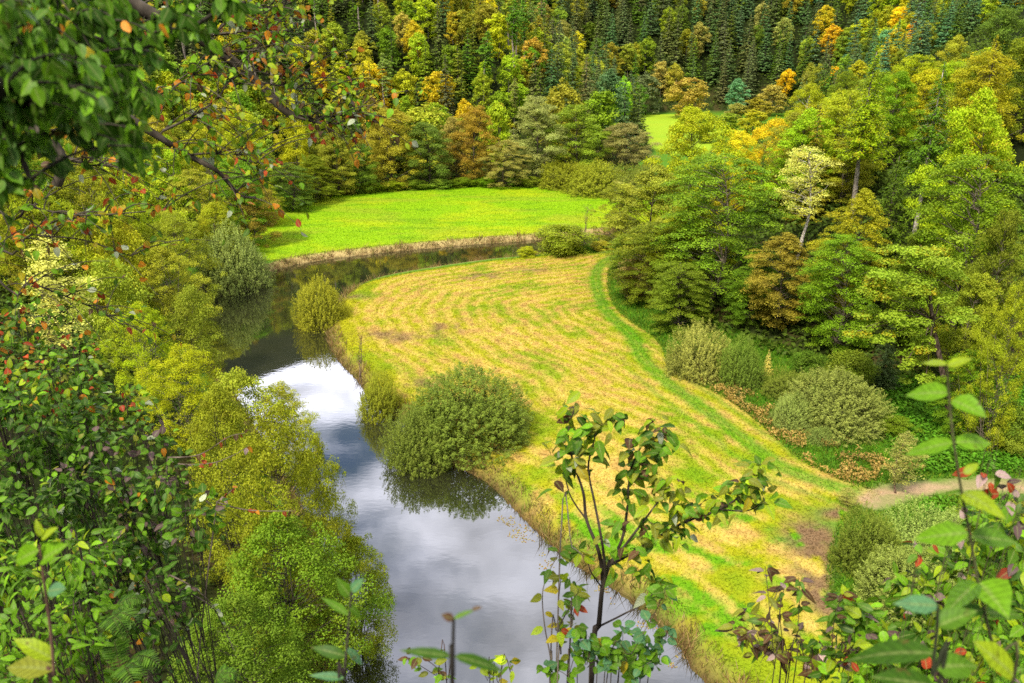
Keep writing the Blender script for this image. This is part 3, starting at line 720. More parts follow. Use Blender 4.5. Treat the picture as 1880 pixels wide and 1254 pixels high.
# ---- the wooded right side
RS = 'trees on the right hand slope'
for a in [
 (PM, 1268, 192, 98, 165, 'lime', 'tall lime green alder in front of the far field', 'alder_tree'),
 (PM, 1205, 300, 92, 180, 'olive', 'broad olive tree on the right at the end of the meadow', 'alder_tree'),
 (PL, 1325, 282, 78, 235, 'green', 'huge layered green beech at the right edge of the hay field', 'beech_tree'),
 (PM, 1262, 370, 82, 150, 'ygreen', 'yellow green lower crown left of the huge layered beech', 'beech_tree'),
 (PM, 1352, 236, 110, 104, 'yellow', 'yellow tree behind the lime green alder', 'beech_tree'),
 (PM, 1425, 214, 116, 120, 'yellow', 'broad golden yellow tree behind the huge layered beech', 'beech_tree'),
 (PC, 1405, 268, 96, 54, 'dark', 'narrow dark green spruce beside the yellow trees', 'spruce_tree'),
 (PTB, 1484, 266, 80, 118, 'pale', 'pale yellow birch with a white trunk', 'birch_tree'),
 (PL, 1447, 425, 70, 150, 'russet', 'russet olive beech beside the huge layered beech', 'beech_tree'),
 (PTB, 1532, 188, 100, 92, 'yellow', 'thin yellow tree with pinkish bare trunks', 'beech_tree'),
 (PCH, 1612, 84, 86, 165, 'lime', 'tall yellow green spruce with a long visible trunk', 'spruce_tree'),
 (PM, 1692, 98, 112, 110, 'lime', 'lime yellow crown right of the tallest spruce', 'beech_tree'),
 (PCH, 1735, 112, 78, 160, 'shade', 'dark olive spruce with a white lower trunk and dead branches', 'spruce_tree'),
 (PC, 1832, 64, 88, 140, 'lime', 'pointed yellow green larch at the upper right', 'larch_tree'),
 (PM, 1815, 158, 72, 165, 'ygreen', 'light green tree at the right edge under the larch', 'beech_tree'),
 (PL, 1800, 282, 62, 225, 'green', 'large light green layered beech at the right edge', 'beech_tree'),
 (PC, 1652, 285, 73, 150, 'shade', 'drooping olive green spruce left of the large layered beech', 'spruce_tree'),
 (PL, 1590, 344, 68, 145, 'ygreen', 'young yellow green beech behind the lime maple', 'beech_tree'),
 (PL, 1560, 430, 65, 150, 'green', 'green layered beech left of the lime maple', 'beech_tree'),
 (PM, 1803, 498, 56, 125, 'olive', 'olive tree right of the lime maple', 'beech_tree'),
 (PN, 1872, 520, 48, 110, 'ygreen', 'yellow leaved tree cut by the right edge', 'beech_tree'),
 (PL, 1795, 640, 50, 105, 'green', 'dark fresh green shrub behind the blurred leaf stem', 'hazel_shrub'),
 (PC, 1640, 575, 58, 70, 'blue', 'small grey green spruce under the lime maple', 'spruce_tree'),
 (PM, 1760, 62, 118, 92, 'oliveyel', 'olive yellow rounded crown at the upper right', 'beech_tree'),
 (PM, 1852, 8, 106, 125, 'dark', 'dark green crown in the upper right corner', 'beech_tree'),
 (PG, 1180, 468, 84, 112, 'grey', 'grey green sallow at the field edge under the beech', 'sallow_bush'),
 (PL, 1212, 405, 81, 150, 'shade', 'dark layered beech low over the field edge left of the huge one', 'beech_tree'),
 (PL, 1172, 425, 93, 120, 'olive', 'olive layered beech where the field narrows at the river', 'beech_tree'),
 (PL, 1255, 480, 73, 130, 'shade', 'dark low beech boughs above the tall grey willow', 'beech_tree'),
 (PM, 1140, 335, 108, 92, 'olive', 'olive tree overhanging the end of the river', 'alder_tree'),
 (PM, 1490, 150, 132, 86, 'ygreen', 'yellow green crown above the birch', 'beech_tree'),
 (PM, 1558, 128, 132, 76, 'green', 'green crown left of the tallest spruce', 'beech_tree'),
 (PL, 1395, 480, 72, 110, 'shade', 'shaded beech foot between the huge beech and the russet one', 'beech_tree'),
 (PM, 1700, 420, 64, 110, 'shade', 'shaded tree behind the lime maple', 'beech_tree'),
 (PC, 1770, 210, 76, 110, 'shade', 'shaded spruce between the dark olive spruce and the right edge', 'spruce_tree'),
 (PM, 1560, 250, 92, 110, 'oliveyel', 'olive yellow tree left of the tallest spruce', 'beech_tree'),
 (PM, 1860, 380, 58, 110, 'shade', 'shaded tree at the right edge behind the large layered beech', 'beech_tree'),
 (PF, 1270, 142, 332, 84, 'brownish', 'rounded olive brown tree standing beyond the far field', 'oak_tree'),
 (PF, 1340, 206, 262, 74, 'olive', 'olive rounded tree at the near right corner of the far field', 'oak_tree'),
 (PF, 1300, 205, 240, 60, 'green', 'green tree half behind the lime green alder', 'oak_tree'),
 (PF, 1388, 200, 240, 70, 'ygreen', 'yellow green tree behind the broad golden tree', 'oak_tree'),
 (PF, 1350, 188, 300, 52, 'brownish', 'small brownish tree right of the far field', 'oak_tree'),
 (PF, 1392, 177, 300, 66, 'oliveyel', 'olive yellow rounded tree right of the far field', 'oak_tree'),
 (PF, 1418, 154, 345, 62, 'brownish', 'brownish tree behind the rounded ones right of the far field', 'oak_tree'),
 (PF, 1357, 143, 350, 46, 'teal', 'blue green rounded tree beyond the far field', 'oak_tree')]:
    wt = 'white' in a[6] or 'birch' in a[6] or 'pinkish' in a[6] or 'visible trunk' in a[6]
    put(a[0], a[1], a[2], a[3], a[4], a[5], a[7], a[6], 'tree', RS, trunk_col=((.32, .27, .22) if 'visible' in a[6] or 'pinkish' in a[6] else (.62, .55, .48)) if wt else (.2, .16, .12))

# the lime maple with the leaning trunk: a tree of its own shape
g = np.random.default_rng(55)
base = at_z(1745, 783, .75); Yb = base[1]
tm = thing('broadleaf_tree', 'lime green maple with a dark leaning trunk above the nettles', 'tree', (base[0], Yb, tz(base[0], Yb)), 0, RS)
cg = Geo(); tg = Geo()
def loc_(px, py, dy): return at_y(px, py, Yb + dy) - np.array(tm.location)
tube(tg, smooth([loc_(1747, 800, 0), loc_(1738, 730, .2), loc_(1722, 640, .4), loc_(1712, 590, .6), loc_(1705, 520, .8), loc_(1690, 450, .8)], False, 3), .26, .06, 8)
for (px, py, dy, r, n) in [(1680,465,.5,1.5,1500),(1720,470,1.5,1.4,1200),(1640,510,0,1.6,1600),(1690,530,-.6,1.7,1700),(1745,520,.6,1.4,1200),(1610,545,-.2,1.2,1000),(1650,570,-.8,1.5,1500),(1590,600,-.5,1.0,800),(1565,610,-.6,.8,500),(1620,625,-1,.9,600),(1710,580,-1.2,1.3,1200),(1750,585,.3,1.2,900),(1690,640,-1.2,1.0,800),(1660,670,-1.2,.8,500),(1700,690,-1.3,.8,450),(1735,545,1.5,1.3,900),(1655,545,1.2,1.4,900),(1640,460,1.0,1.0,600),(1600,580,.6,.9,500)]:
    p = loc_(px, py, dy)
    for q in range(4):
        clump_leaves(cg, p + g.normal(0, r * .42, 3), r * .6, n // 4, .19, g, .5, .38 + .25 * g.random(), g.random(), .7)
    s0 = loc_(1712, 590, .6) if py > 520 else loc_(1705, 520, .8)
    tube(tg, curve(s0, p, (0, 0, .3), 5, .05, g), .06, .02, 4)
o = link('crown', cg.mesh('maple_crown', m_leaf), tm); o.color = (.30, .40, .025, .35); o['turn'] = list(YE)
o = link('trunk', tg.mesh('maple_trunk', m_bark, True), tm); o.color = (.15, .10, .08, 1)

# ---- bushes on the banks and the field edge
BG = 'willow bushes on the river banks and field edge'
put_bush(PW, 590, 514, 598, 98, 'willowye', 'willow_bush', 'round yellow green willow at the waters edge on the far side of the bend', 'bush', BG)
put_bush(PW, 698, 682, 762, 74, 'willowye', 'willow_bush', 'small olive willow at the waters edge left of the biggest one', 'bush', BG)
put_bush(PW, 856, 684, 846, 258, 'willowdk', 'willow_bush', 'biggest dark dome shaped willow overhanging the river', 'bush', BG)
put_bush(PW, 770, 750, 858, 128, 'willowdk', 'willow_bush', 'low willow at the water in front of the biggest one', 'bush', BG)
put_bush(PG, 1030, 409, 478, 126, 'olive', 'sallow_bush', 'olive green sallow at the tip of the hay field beside the river', 'bush', BG)
put_bush(PG, 968, 450, 477, 42, 'ygreen', 'sallow_bush', 'small yellowish bush left of the olive green sallow', 'bush', BG)
put_bush(PG, 1105, 440, 468, 52, 'olive', 'sallow_bush', 'olive bush right of the olive green sallow', 'bush', BG)
put_bush(PW, 430, 415, 532, 132, 'willow', 'willow_bush', 'grey willow on the left bank beside the green meadow', 'bush', BG)
put_bush(PW, 1038, 297, 352, 110, 'willowye', 'willow_bush', 'yellowish willow at the left end of the far thicket', 'bush', BG)
put_bush(PW, 1098, 299, 364, 130, 'willowye', 'willow_bush', 'yellowish willow in the middle of the far thicket', 'bush', BG)
put_bush(PW, 1160, 303, 368, 120, 'willowdk', 'willow_bush', 'willow at the right end of the far thicket', 'bush', BG)
put_bush(PG, 1148, 325, 368, 70, 'brownish', 'willow_bush', 'brownish bush in front of the far thicket', 'bush', BG)
put_bush(PW, 1283, 598, 708, 128, 'willow', 'willow_bush', 'tall grey willow at the right edge of the hay field', 'bush', BG)
put_bush(PW, 1357, 624, 722, 90, 'willowdk', 'willow_bush', 'olive willow touching the tall grey one on its right', 'bush', BG)
put_bush(PW, 1440, 678, 742, 86, 'willowdk', 'willow_bush', 'low willow between the olive willow and the wide pale one', 'bush', BG)
put_bush(PW, 1530, 684, 812, 195, 'willow', 'willow_bush', 'wide pale topped willow at the bracken', 'bush', BG)
put_bush(PW, 1450, 725, 800, 80, 'willow', 'willow_bush', 'grey willow clump at the left foot of the wide pale one', 'bush', BG)
put_bush(PW, 1503, 782, 822, 56, 'willow', 'willow_bush', 'small grey willow tuft below the wide pale one', 'bush', BG)
put_bush(PW, 1590, 938, 1075, 125, 'willowdk', 'willow_bush', 'willow beside the bare dirt patch at the lower right', 'bush', BG)
put_bush(PW, 1690, 930, 1100, 180, 'willow', 'willow_bush', 'broad willow below the dirt path', 'bush', BG)
put_bush(PW, 1655, 1010, 1150, 170, 'willow', 'willow_bush', 'pale willow nearest to the viewer at the lower right', 'bush', BG)
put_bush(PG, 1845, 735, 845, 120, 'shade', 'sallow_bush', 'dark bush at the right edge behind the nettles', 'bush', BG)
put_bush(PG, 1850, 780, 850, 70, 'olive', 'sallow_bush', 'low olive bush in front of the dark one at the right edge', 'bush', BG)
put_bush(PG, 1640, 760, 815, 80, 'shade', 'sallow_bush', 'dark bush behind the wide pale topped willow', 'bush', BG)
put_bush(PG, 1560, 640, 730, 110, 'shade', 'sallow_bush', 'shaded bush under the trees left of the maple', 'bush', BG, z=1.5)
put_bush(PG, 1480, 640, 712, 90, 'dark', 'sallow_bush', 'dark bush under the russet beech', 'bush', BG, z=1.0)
put_bush(PG, 1800, 940, 1000, 130, 'green', 'sallow_bush', 'green bush below the path behind the blurred stem', 'bush', BG)
put_bush(PG, 1885, 915, 990, 90, 'olive', 'sallow_bush', 'olive bush below the path at the right edge', 'bush', BG)
# bramble hedge under the far trees
for i, (px, py) in enumerate([(560,372),(600,364),(640,360),(680,357),(722,354),(765,352),(808,350),(850,347),(892,346),(935,345),(972,346)]):
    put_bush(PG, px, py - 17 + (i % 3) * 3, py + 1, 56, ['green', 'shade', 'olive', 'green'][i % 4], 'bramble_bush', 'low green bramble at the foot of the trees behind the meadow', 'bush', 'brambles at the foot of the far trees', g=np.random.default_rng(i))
# thin saplings on the field edge
put(PT, 1667, 795, 42.5, 95, 'grey', 'thin_sapling', 'feathery pale sapling beside the dirt path', 'sapling', 'thin saplings', trunk_col=(.3, .2, .15))
put(PT, 1560, 895, 41, 46, 'grey', 'thin_sapling', 'small feathery sapling left of the path end', 'sapling', 'thin saplings', trunk_col=(.3, .2, .15))
put(PC, 1413, 640, 61, 26, 'pale', 'thin_sapling', 'pale young conifer between two willows', 'sapling', 'thin saplings')
def bare_sapling(px, top, base, label, seed):
    g = np.random.default_rng(seed); b = at_z(px, base, .6); Y = b[1]; h = at_y(px, top, Y)[2] - .6
    t = thing('bare_sapling', label, 'sapling', tuple(b), 0, 'thin saplings')
    T_ = Geo(); L_ = Geo()
    for s in range(3):
        e = np.array([g.normal(0, .25), g.normal(0, .25), h * g.uniform(.75, 1)]); tube(T_, curve([g.normal(0, .1), g.normal(0, .1), -.2], e, (0, 0, 0), 6, .04, g), .045, .012, 4)
        for k in range(10):
            f = g.uniform(.35, .98); p = e * f
            q = p + np.array([g.normal(0, .3), g.normal(0, .3), g.uniform(.2, .6)]); tube(T_, [p, (p + q) / 2 + g.normal(0, .03, 3), q], .015, .006, 3)
            cards(L_, q + g.normal(0, .1, (4, 3)), g.normal(size=(4, 3)), .13, .07, g, tint=np.full(4, .5), hue=g.random(4))
    o = link('stem', T_.mesh('bare_stem', m_bark, True), t); o.color = (.25, .17, .12, 1)
    o = link('leaves', L_.mesh('bare_leaves', m_leaf), t); o.color = (.3, .22, .06, .4); o['turn'] = list(RU)
bare_sapling(662, 618, 700, 'thin nearly bare sapling on the bank behind the small olive willow', 1)
bare_sapling(1076, 375, 432, 'thin bare sapling standing at the end of the meadow bank', 2)
# fallen log under the maple
g = np.random.default_rng(5)
a, b, c_ = at_y(1722, 806, 50.5), at_y(1765, 783, 50.8), at_y(1808, 776, 51.2)
lt = thing('fallen_log', 'mossy broken log lying arched beside the maple trunk', 'log', tuple(a * .5 + c_ * .5 - [0, 0, .3]))
G_ = Geo(); tube(G_, smooth([a, b, c_], False, 4) - np.array(lt.location), .3, .2, 9)
tube(G_, np.array([b - [0, 0, 0], b + [.3, .2, -1.2]]) - np.array(lt.location), .12, .1, 6)
tube(G_, np.array([c_, c_ + [.3, .3, -.6], c_ + [.5, .5, -1.8]]) - np.array(lt.location), .2, .18, 6)
o = link('log_wood', G_.mesh('log', m_bark, True), lt); o.color = (.42, .27, .17, 1)

# ---- nettles and bracken (nobody could count them), undergrowth on the slopes
def cover(name, label, x, y, z, key, g, leaf, n_up=.8, hmax=.6, cat='ground cover'):
    n = len(x); P = np.stack([x, y, z + g.uniform(0, 1, n) ** .7 * hmax], -1)
    nor = g.normal(0, .45, (n, 3)); nor[:, 2] += n_up
    L = leaf * g.uniform(.6, 1.3, n); G_ = Geo()
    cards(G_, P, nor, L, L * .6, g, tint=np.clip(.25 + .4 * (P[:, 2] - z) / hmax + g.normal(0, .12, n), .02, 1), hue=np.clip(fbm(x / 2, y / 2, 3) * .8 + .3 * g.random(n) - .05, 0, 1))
    o = tag(link(name, G_.mesh(name, m_leaf)), label, cat, kind='stuff')
    base, tf, tcol = K[key]; o.color = (*(np.array(base) * GAIN), tf); o['turn'] = list(tcol)
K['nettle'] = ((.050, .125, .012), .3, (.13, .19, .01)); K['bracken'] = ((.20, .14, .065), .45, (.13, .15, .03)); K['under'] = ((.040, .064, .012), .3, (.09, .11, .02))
g = np.random.default_rng(31)
x, y, z, dv, sr = scatter(60000, 22, 62, 40, 60, lambda x, y, dv, sr: (sdist(x, y, FIELD) > 2.5) & (seg_dist(x, y, PATH, False) > 1.5) & (x > 24.5 + .25 * (y - 44)) & (dv < 6), g)
cover('nettles', 'bright green nettles filling the hollow right of the hay field', x, y, z, 'nettle', g, .26, .9, .5)
x, y, z, dv, sr = scatter(90000, 14, 32, 42, 72, lambda x, y, dv, sr: (np.abs(sdist(x, y, FIELD) - .9 - 1.2 * sstep(56, 48, y)) < 1.2 + 1.3 * sstep(56, 48, y)) & (fbm(x / 1.1, y / 1.1, 8) > .5) & (y < 63) & (seg_dist(x, y, PATH, False) > 1.6), g)
cover('bracken', 'rusty dry bracken along the right edge of the hay field', x, y, z, 'bracken', g, .17, .3, .5)
x, y, z, dv, sr = scatter(330000, -60, 110, 10, 190, lambda x, y, dv, sr: (dv > .4) & (dv < 34) & (y > 3) & (np.abs(x) < y * .75 + 5) & (y > 12), g)
cover('undergrowth', 'leafy undergrowth on the wooded slopes between the trees', x, y, z, 'under', g, np.clip(.10 + y / 160, .1, .5), .7, .7)
x, y, z, dv, sr = scatter(60000, -14, 14, 1, 20, lambda x, y, dv, sr: (dv > .4) & (np.abs(x) < y * .75 + 4), g)
cover('hillside_weeds', 'low dark weeds on the steep ground below the viewer', x, y, z, 'under', g, .09, .7, .3)
x, y, z, dv, sr = scatter(210000, -170, 260, 100, 450, lambda x, y, dv, sr: (dv > 3) & (dv < 110) & ((y > 165) | (x > 30)) & (np.abs(x) < y * .75), g)
cover('hill_undergrowth', 'dark leafy undergrowth between the trees of the far hillside', x, y, z, 'under', g, .9, .7, 1.6)
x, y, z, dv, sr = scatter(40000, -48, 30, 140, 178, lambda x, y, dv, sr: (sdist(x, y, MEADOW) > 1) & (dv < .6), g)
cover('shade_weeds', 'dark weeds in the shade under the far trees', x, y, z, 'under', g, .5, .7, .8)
# fallen leaves drifting near the right bank
x, y, z, dv, sr = scatter(60000, -2, 12, 24, 44, lambda x, y, dv, sr: (sr < -.1) & (sr > -2.2) & (fbm(x / 1.1, y / 1.1, 12) > .56 + .12 * -sr), g)
k = g.random(len(x)) < .30; x, y = x[k], y[k]; G_ = Geo()
nz = np.zeros((len(x), 3)); nz[:, 2] = 1
cards(G_, np.stack([x, y, np.full(len(x), .012)], -1), nz + g.normal(0, .03, (len(x), 3)), .10, .07, g, tint=g.uniform(.3, .7, len(x)), hue=g.random(len(x)))
o = tag(link('floating_leaves', G_.mesh('floating_leaves', m_leaf)), 'yellow fallen leaves floating along the near bank', 'leaves', kind='stuff'); o.color = (.5, .38, .08, .3); o['turn'] = list(OR)

# ------------------------------------------------------------------ forest on the far hillsides: every tree its own object
g = np.random.default_rng(77)
def zone(px, py):
    hz = ['behind the hanging twigs', 'above the meadow corner', 'above the big olive oak', 'above the grey green oak', 'above the far field', 'right of the far field', 'above the tallest spruce', 'near the right edge'][int(np.clip(np.searchsorted([430, 620, 800, 980, 1160, 1340, 1560], px), 0, 7))]
    vt = 'at the top edge' if py < 25 else ('high on the hillside' if py < 70 else ('halfway up the hillside' if py < 125 else 'low on the hillside'))
    return f'{vt} {hz}'
NAMES = {'spruce': ('spruce_tree', 'spruce trees of the far forest'), 'pine': ('pine_tree', 'pine trees of the far forest'), 'beech': ('beech_tree', 'broadleaf trees of the far forest')}
WORD = {'lime': 'lime green', 'ygreen': 'yellow green', 'yellow': 'yellow', 'gold': 'golden orange', 'olive': 'olive', 'oliveyel': 'olive yellow', 'green': 'green', 'dark': 'dark green', 'deep': 'blackish green', 'blue': 'bluish green', 'teal': 'hazy teal', 'rust': 'rusty brown', 'russet': 'russet', 'grey': 'grey green', 'brownish': 'bare brownish', 'orange': 'orange', 'pine': 'grey green'}
def pick(ws): 
    k = list(ws); p = np.array([ws[q] for q in k], float); return k[g.choice(len(k), p=p / p.sum())]
cover_top = np.full(400, 1254.)                     # highest thing already standing in each direction, near to far
def hidden(px0, px1, top, margin=6):
    a = int(np.clip((px0 + 60) / 5, 0, 399)); b = int(np.clip((px1 + 60) / 5, a + 1, 400))
    return np.percentile(cover_top[a:b], 80) < top + margin
def covers(px0, px1, top):
    w_ = px1 - px0; a = int(np.clip((px0 + .2 * w_ + 60) / 5, 0, 399)); b = int(np.clip((px1 - .2 * w_ + 60) / 5, a + 1, 400))
    cover_top[a:b] = np.minimum(cover_top[a:b], top)
for o_ in [o for o in COL.objects if o.get('category') in ('tree',)]:
    L_ = o_.location; ch = o_.children[0].data if o_.children else None
    if ch is None: continue
    hh_ = max(v.co.z for v in list(ch.vertices)[::37]) * o_.scale.z; rr_ = max(abs(v.co.x) for v in list(ch.vertices)[::37]) * o_.scale.x
    a, t_ = to_px((L_.x, L_.y, L_.z + hh_)); a1, _ = to_px((L_.x + rr_, L_.y, L_.z + hh_ * .6)); covers(2 * a - a1, a1, t_ + .3 * (a1 - a))
# trees filling the left slope and the right slope behind the ones described above
SKY = np.array([(1180, 330), (1230, 250), (1340, 232), (1400, 215), (1520, 160), (1600, 120), (1700, 112), (1800, 75), (1880, 40), (2000, 20)], float)
cnt = 0
for yy in np.arange(66, 262, 5.8):
    for xx in np.arange(-110, 150, 5.8):
        x = xx + g.uniform(-2.4, 2.4); y = yy + g.uniform(-2.4, 2.4)
        zz, d_, _ = terrain(np.array([x]), np.array([y]), True)
        if d_[0] < 6: continue
        px, py = to_px((x, y, zz[0]))
        if not (-60 < px < 1950): continue
        h = g.uniform(10, 15)
        if x > 0:
            if y < 90 or px < 1190: continue
            lim = np.interp(px, SKY[:, 0], SKY[:, 1]) + 8
            P = at_y(px, lim, y); h = min(g.uniform(13, 19), P[2] - zz[0])
            if h < 7: continue
            key = pick({'ygreen': .42, 'yellow': .16, 'lime': .12, 'olive': .18, 'green': .12}); side = 'in the wooded mass on the right'
            kind = pick({'beech': .68, 'spruce': .32})
        else:
            if y > 172 or d_[0] > 62: continue
            key = pick({'ygreen': .35, 'oliveyel': .25, 'olive': .15, 'lime': .1, 'green': .15}); side = 'in the left woods behind the hanging branches'
            kind = 'beech'
        if kind == 'spruce': key = pick({'dark': .4, 'shade': .4, 'olive': .2})
        WORD['shade'] = 'shaded green'
        ex = FPX * h * .3 / y; tp_ = to_px((x, y, zz[0] + h))[1]
        if hidden(px - ex, px + ex, tp_, 10): continue
        covers(px - ex, px + ex, tp_ + .5 * ex)
        cnt += 1
        plant(PS if kind == 'spruce' else PF if y > 150 else PM, 'spruce_tree' if kind == 'spruce' else ('left_broadleaf_tree' if x < 0 else 'broadleaf_tree'), (x, y, zz[0] - .2), h, h * (.36 if kind == 'spruce' else g.uniform(.55, .75)), key, f"{WORD[key]} {'spruce' if kind == 'spruce' else 'broadleaf'} tree {side}", 'tree', 'trees filling the slopes', g=g)  # generic broadleaf and spruce fill, species not told apart
print('slope fill', cnt)
cand = []
for (ya, yb, st) in ((172, 300, 6.1), (300, 500, 8.8)):
    for yy in np.arange(ya, yb, st):
        for xx in np.arange(-200, 360, st):
            cand.append((xx + g.uniform(-.38, .38) * st, yy + g.uniform(-.38, .38) * st))
cand = np.array(cand)
z, dv, sr = terrain(cand[:, 0], cand[:, 1], True)
counts = {'spruce': 0, 'pine': 0, 'beech': 0}
for i in np.argsort(cand[:, 1]):
    x, y = cand[i]; zz = z[i]
    if dv[i] < 5: continue
    px, py = to_px((x, y, zz))
    if not (-60 < px < 1940) or py < -60 or py > 330: continue
    if x > 0 and y < 250 and px > 1200: continue
    if px < 560: kind = pick({'pine': .42, 'beech': .32, 'spruce': .26})
    elif px < 1010: kind = pick({'pine': .12, 'beech': .47, 'spruce': .41})
    elif px < 1500: kind = pick({'beech': .34, 'spruce': .66})
    else: kind = pick({'beech': .5, 'spruce': .5})
    sc = .67 if y < 300 else 1.0
    if kind == 'spruce':
        key = pick({'deep': .5, 'blue': .3, 'dark': .2}) if px > 1010 else pick({'dark': .5, 'deep': .3, 'olive': .2})
        if px > 1560: key = pick({'blue': .4, 'teal': .4, 'dark': .2})
        h = g.uniform(17, 26) * sc; wd = h * g.uniform(.36, .46); pool = PS; tc_ = (.16, .13, .11)
    elif kind == 'pine':
        key = pick({'pine': .6, 'olive': .2, 'dark': .2}); h = g.uniform(19, 26) * sc; wd = h * g.uniform(.22, .3); pool = PP; tc_ = (.34, .28, .23)
    else:
        if px < 620: key = pick({'ygreen': .28, 'yellow': .2, 'gold': .08, 'oliveyel': .26, 'green': .24})
        elif px < 1010: key = pick({'ygreen': .24, 'yellow': .14, 'gold': .05, 'oliveyel': .14, 'green': .3, 'rust': .05, 'brownish': .05, 'olive': .1})
        elif px < 1500: key = pick({'olive': .26, 'green': .2, 'oliveyel': .2, 'russet': .1, 'brownish': .12, 'yellow': .05, 'dark': .1})
        else: key = pick({'gold': .12, 'orange': .02, 'olive': .32, 'teal': .16, 'ygreen': .34})
        h = g.uniform(11, 18) * sc; wd = h * g.uniform(.55, .8); pool = PF; tc_ = (.2, .17, .14)
    tpx, tpy = to_px((x, y, zz + h))
    ex = FPX * wd / 2 / np.hypot(y, 1)
    if tpy > 300 or hidden(tpx - ex, tpx + ex, tpy): continue
    covers(tpx - ex, tpx + ex, tpy + (.5 * ex if kind != 'spruce' else 1.6 * ex))
    nm = ('bluish_spruce' if key in ('blue', 'teal') and kind == 'spruce' else NAMES[kind][0]) if key not in ('ygreen', 'yellow', 'gold', 'orange', 'lime') else 'broadleaf_tree'  # yellowish broadleaves and bluish spruces, named apart by leaf colour only
    counts[nm] = counts.get(nm, 0) + 1
    if counts[nm] > 290: continue
    mid = to_px((x, y, zz + h * .7))
    lab = f"{WORD[key]} {nm if nm == 'bluish_spruce' else NAMES[kind][0].replace('_', ' ').replace('beech', 'broadleaf')} {zone(*mid)}"
    plant(pool, nm, (x, y, zz - .2), h, wd, key, lab, 'tree', NAMES[kind][1], trunk_col=tc_, g=g)
scene['forest_counts'] = str(counts)

# ------------------------------------------------------------------ foreground plants
def near_leaves(geo, pos, axis, nor, L, W, col, g, curl=.25, fold=.22):
    n = len(pos)
    L = np.broadcast_to(L, n)[:, None].astype(float); W = np.broadcast_to(W, n)[:, None].astype(float)
    ax = nrm(np.asarray(axis, float)); nor = np.asarray(nor, float)
    nor = nrm(nor - ax * np.sum(nor * ax, 1, keepdims=True)); b = np.cross(nor, ax)
    cu = (np.broadcast_to(curl, n) * g.uniform(.3, 1.6, n))[:, None]
    fo = (fold * g.uniform(.2, 1.8, n))[:, None]
    st = [0, .13, .36, .64, .86, 1.0]; wd = [0, .6, 1.0, .85, .42, 0]
    V = []; M = []
    for t, w_ in zip(st, wd):
        mid = pos + ax * L * t - nor * cu * L * t * t
        if w_ == 0: V.append(mid); M.append(0)
        else:
            e = W * .5 * w_
            wob = 1 + g.normal(0, .06, (n, 1))
            V += [mid, mid + b * e * wob + nor * fo * e - ax * L * .03, mid - b * e * wob + nor * fo * e - ax * L * .03]; M += [0, 1, 1]
    V = np.stack(V, 1); k = V.shape[1]                     # 14 vertices
    base = (np.arange(n) * k)[:, None]
    T = np.array([[0, 1, 2], [0, 3, 1], [10, 13, 11], [10, 12, 13]]); Qd = []
    for j in range(3):
        a = 1 + 3 * j; Qd += [[a, a + 3, a + 4, a + 1], [a, a + 2, a + 5, a + 3]]
    geo.add(V, (base[:, :, None] + np.array(Qd)[None]).reshape(-1, 4), (base[:, :, None] + T[None]).reshape(-1, 3),
            col=np.repeat(np.asarray(col, float), k, 0), along=np.tile(np.repeat(np.array(st), [1, 3, 3, 3, 3, 1]), n), mid=np.tile(np.array(M, float), n))
PAL = {'dk2': (.035, .085, .009), 'dk': (.055, .135, .009), 'gr': (.11, .24, .014), 'br': (.18, .38, .012), 'lime': (.34, .46, .014), 'ye': (.50, .40, .02), 'or': (.60, .22, .015), 'red': (.42, .06, .018),
       'brn': (.13, .065, .03), 'plum': (.15, .09, .085), 'pale': (.38, .42, .26), 'rose': (.50, .34, .30), 'blue': (.12, .28, .11), 'ol': (.27, .29, .025)}
def cols(n, mix, g):
    k = list(mix); p = np.array([mix[q] for q in k], float)
    return np.array([PAL[q] for q in k])[g.choice(len(k), n, p=p / p.sum())] * np.exp(g.normal(0, .22, (n, 1)))
CAM = np.array([0, 0, CAM_H])
class Plant:
    def __init__(s, name, label, cat, root, group=None, stem_col=(.10, .075, .05), seed=1):
        s.root = np.array([root[0], root[1], tz(root[0], root[1])]); s.t = thing(name, label, cat, tuple(s.root), 0, group)
        s.L = Geo(); s.S = Geo(); s.g = np.random.default_rng(seed); s.sc = stem_col
    def stem(s, pts, r0, r1=None, sides=6):
        P = smooth(pts, False, 5) if len(pts) > 2 else np.array(pts, float)
        tube(s.S, P - s.root, r0, r0 * .4 if r1 is None else r1, sides); return P
    def limb(s, part, pts, r0, r1, sides=6):
        P = smooth(pts, False, 5) if len(pts) > 2 else np.array(pts, float)
        G_ = Geo(); tube(G_, P - s.root, r0, r1, sides); o = link(part, G_.mesh('plant_limb', m_bark, True), s.t); o.color = (*s.sc, 1); return P
    def leaves(s, pos, axis, nor, L, W, mix, curl=.25, fold=.22):
        n = len(pos); near_leaves(s.L, np.asarray(pos) - s.root, axis, nor, L, W, cols(n, mix, s.g) if isinstance(mix, dict) else mix, s.g, curl, fold)
    def done(s):
        if s.S.n: o = link('stem', s.S.mesh('plant_stem', m_bark, True), s.t); o.color = (*s.sc, 1)
        if s.L.n: link('leaves', s.L.mesh('plant_leaves', m_near, True), s.t)

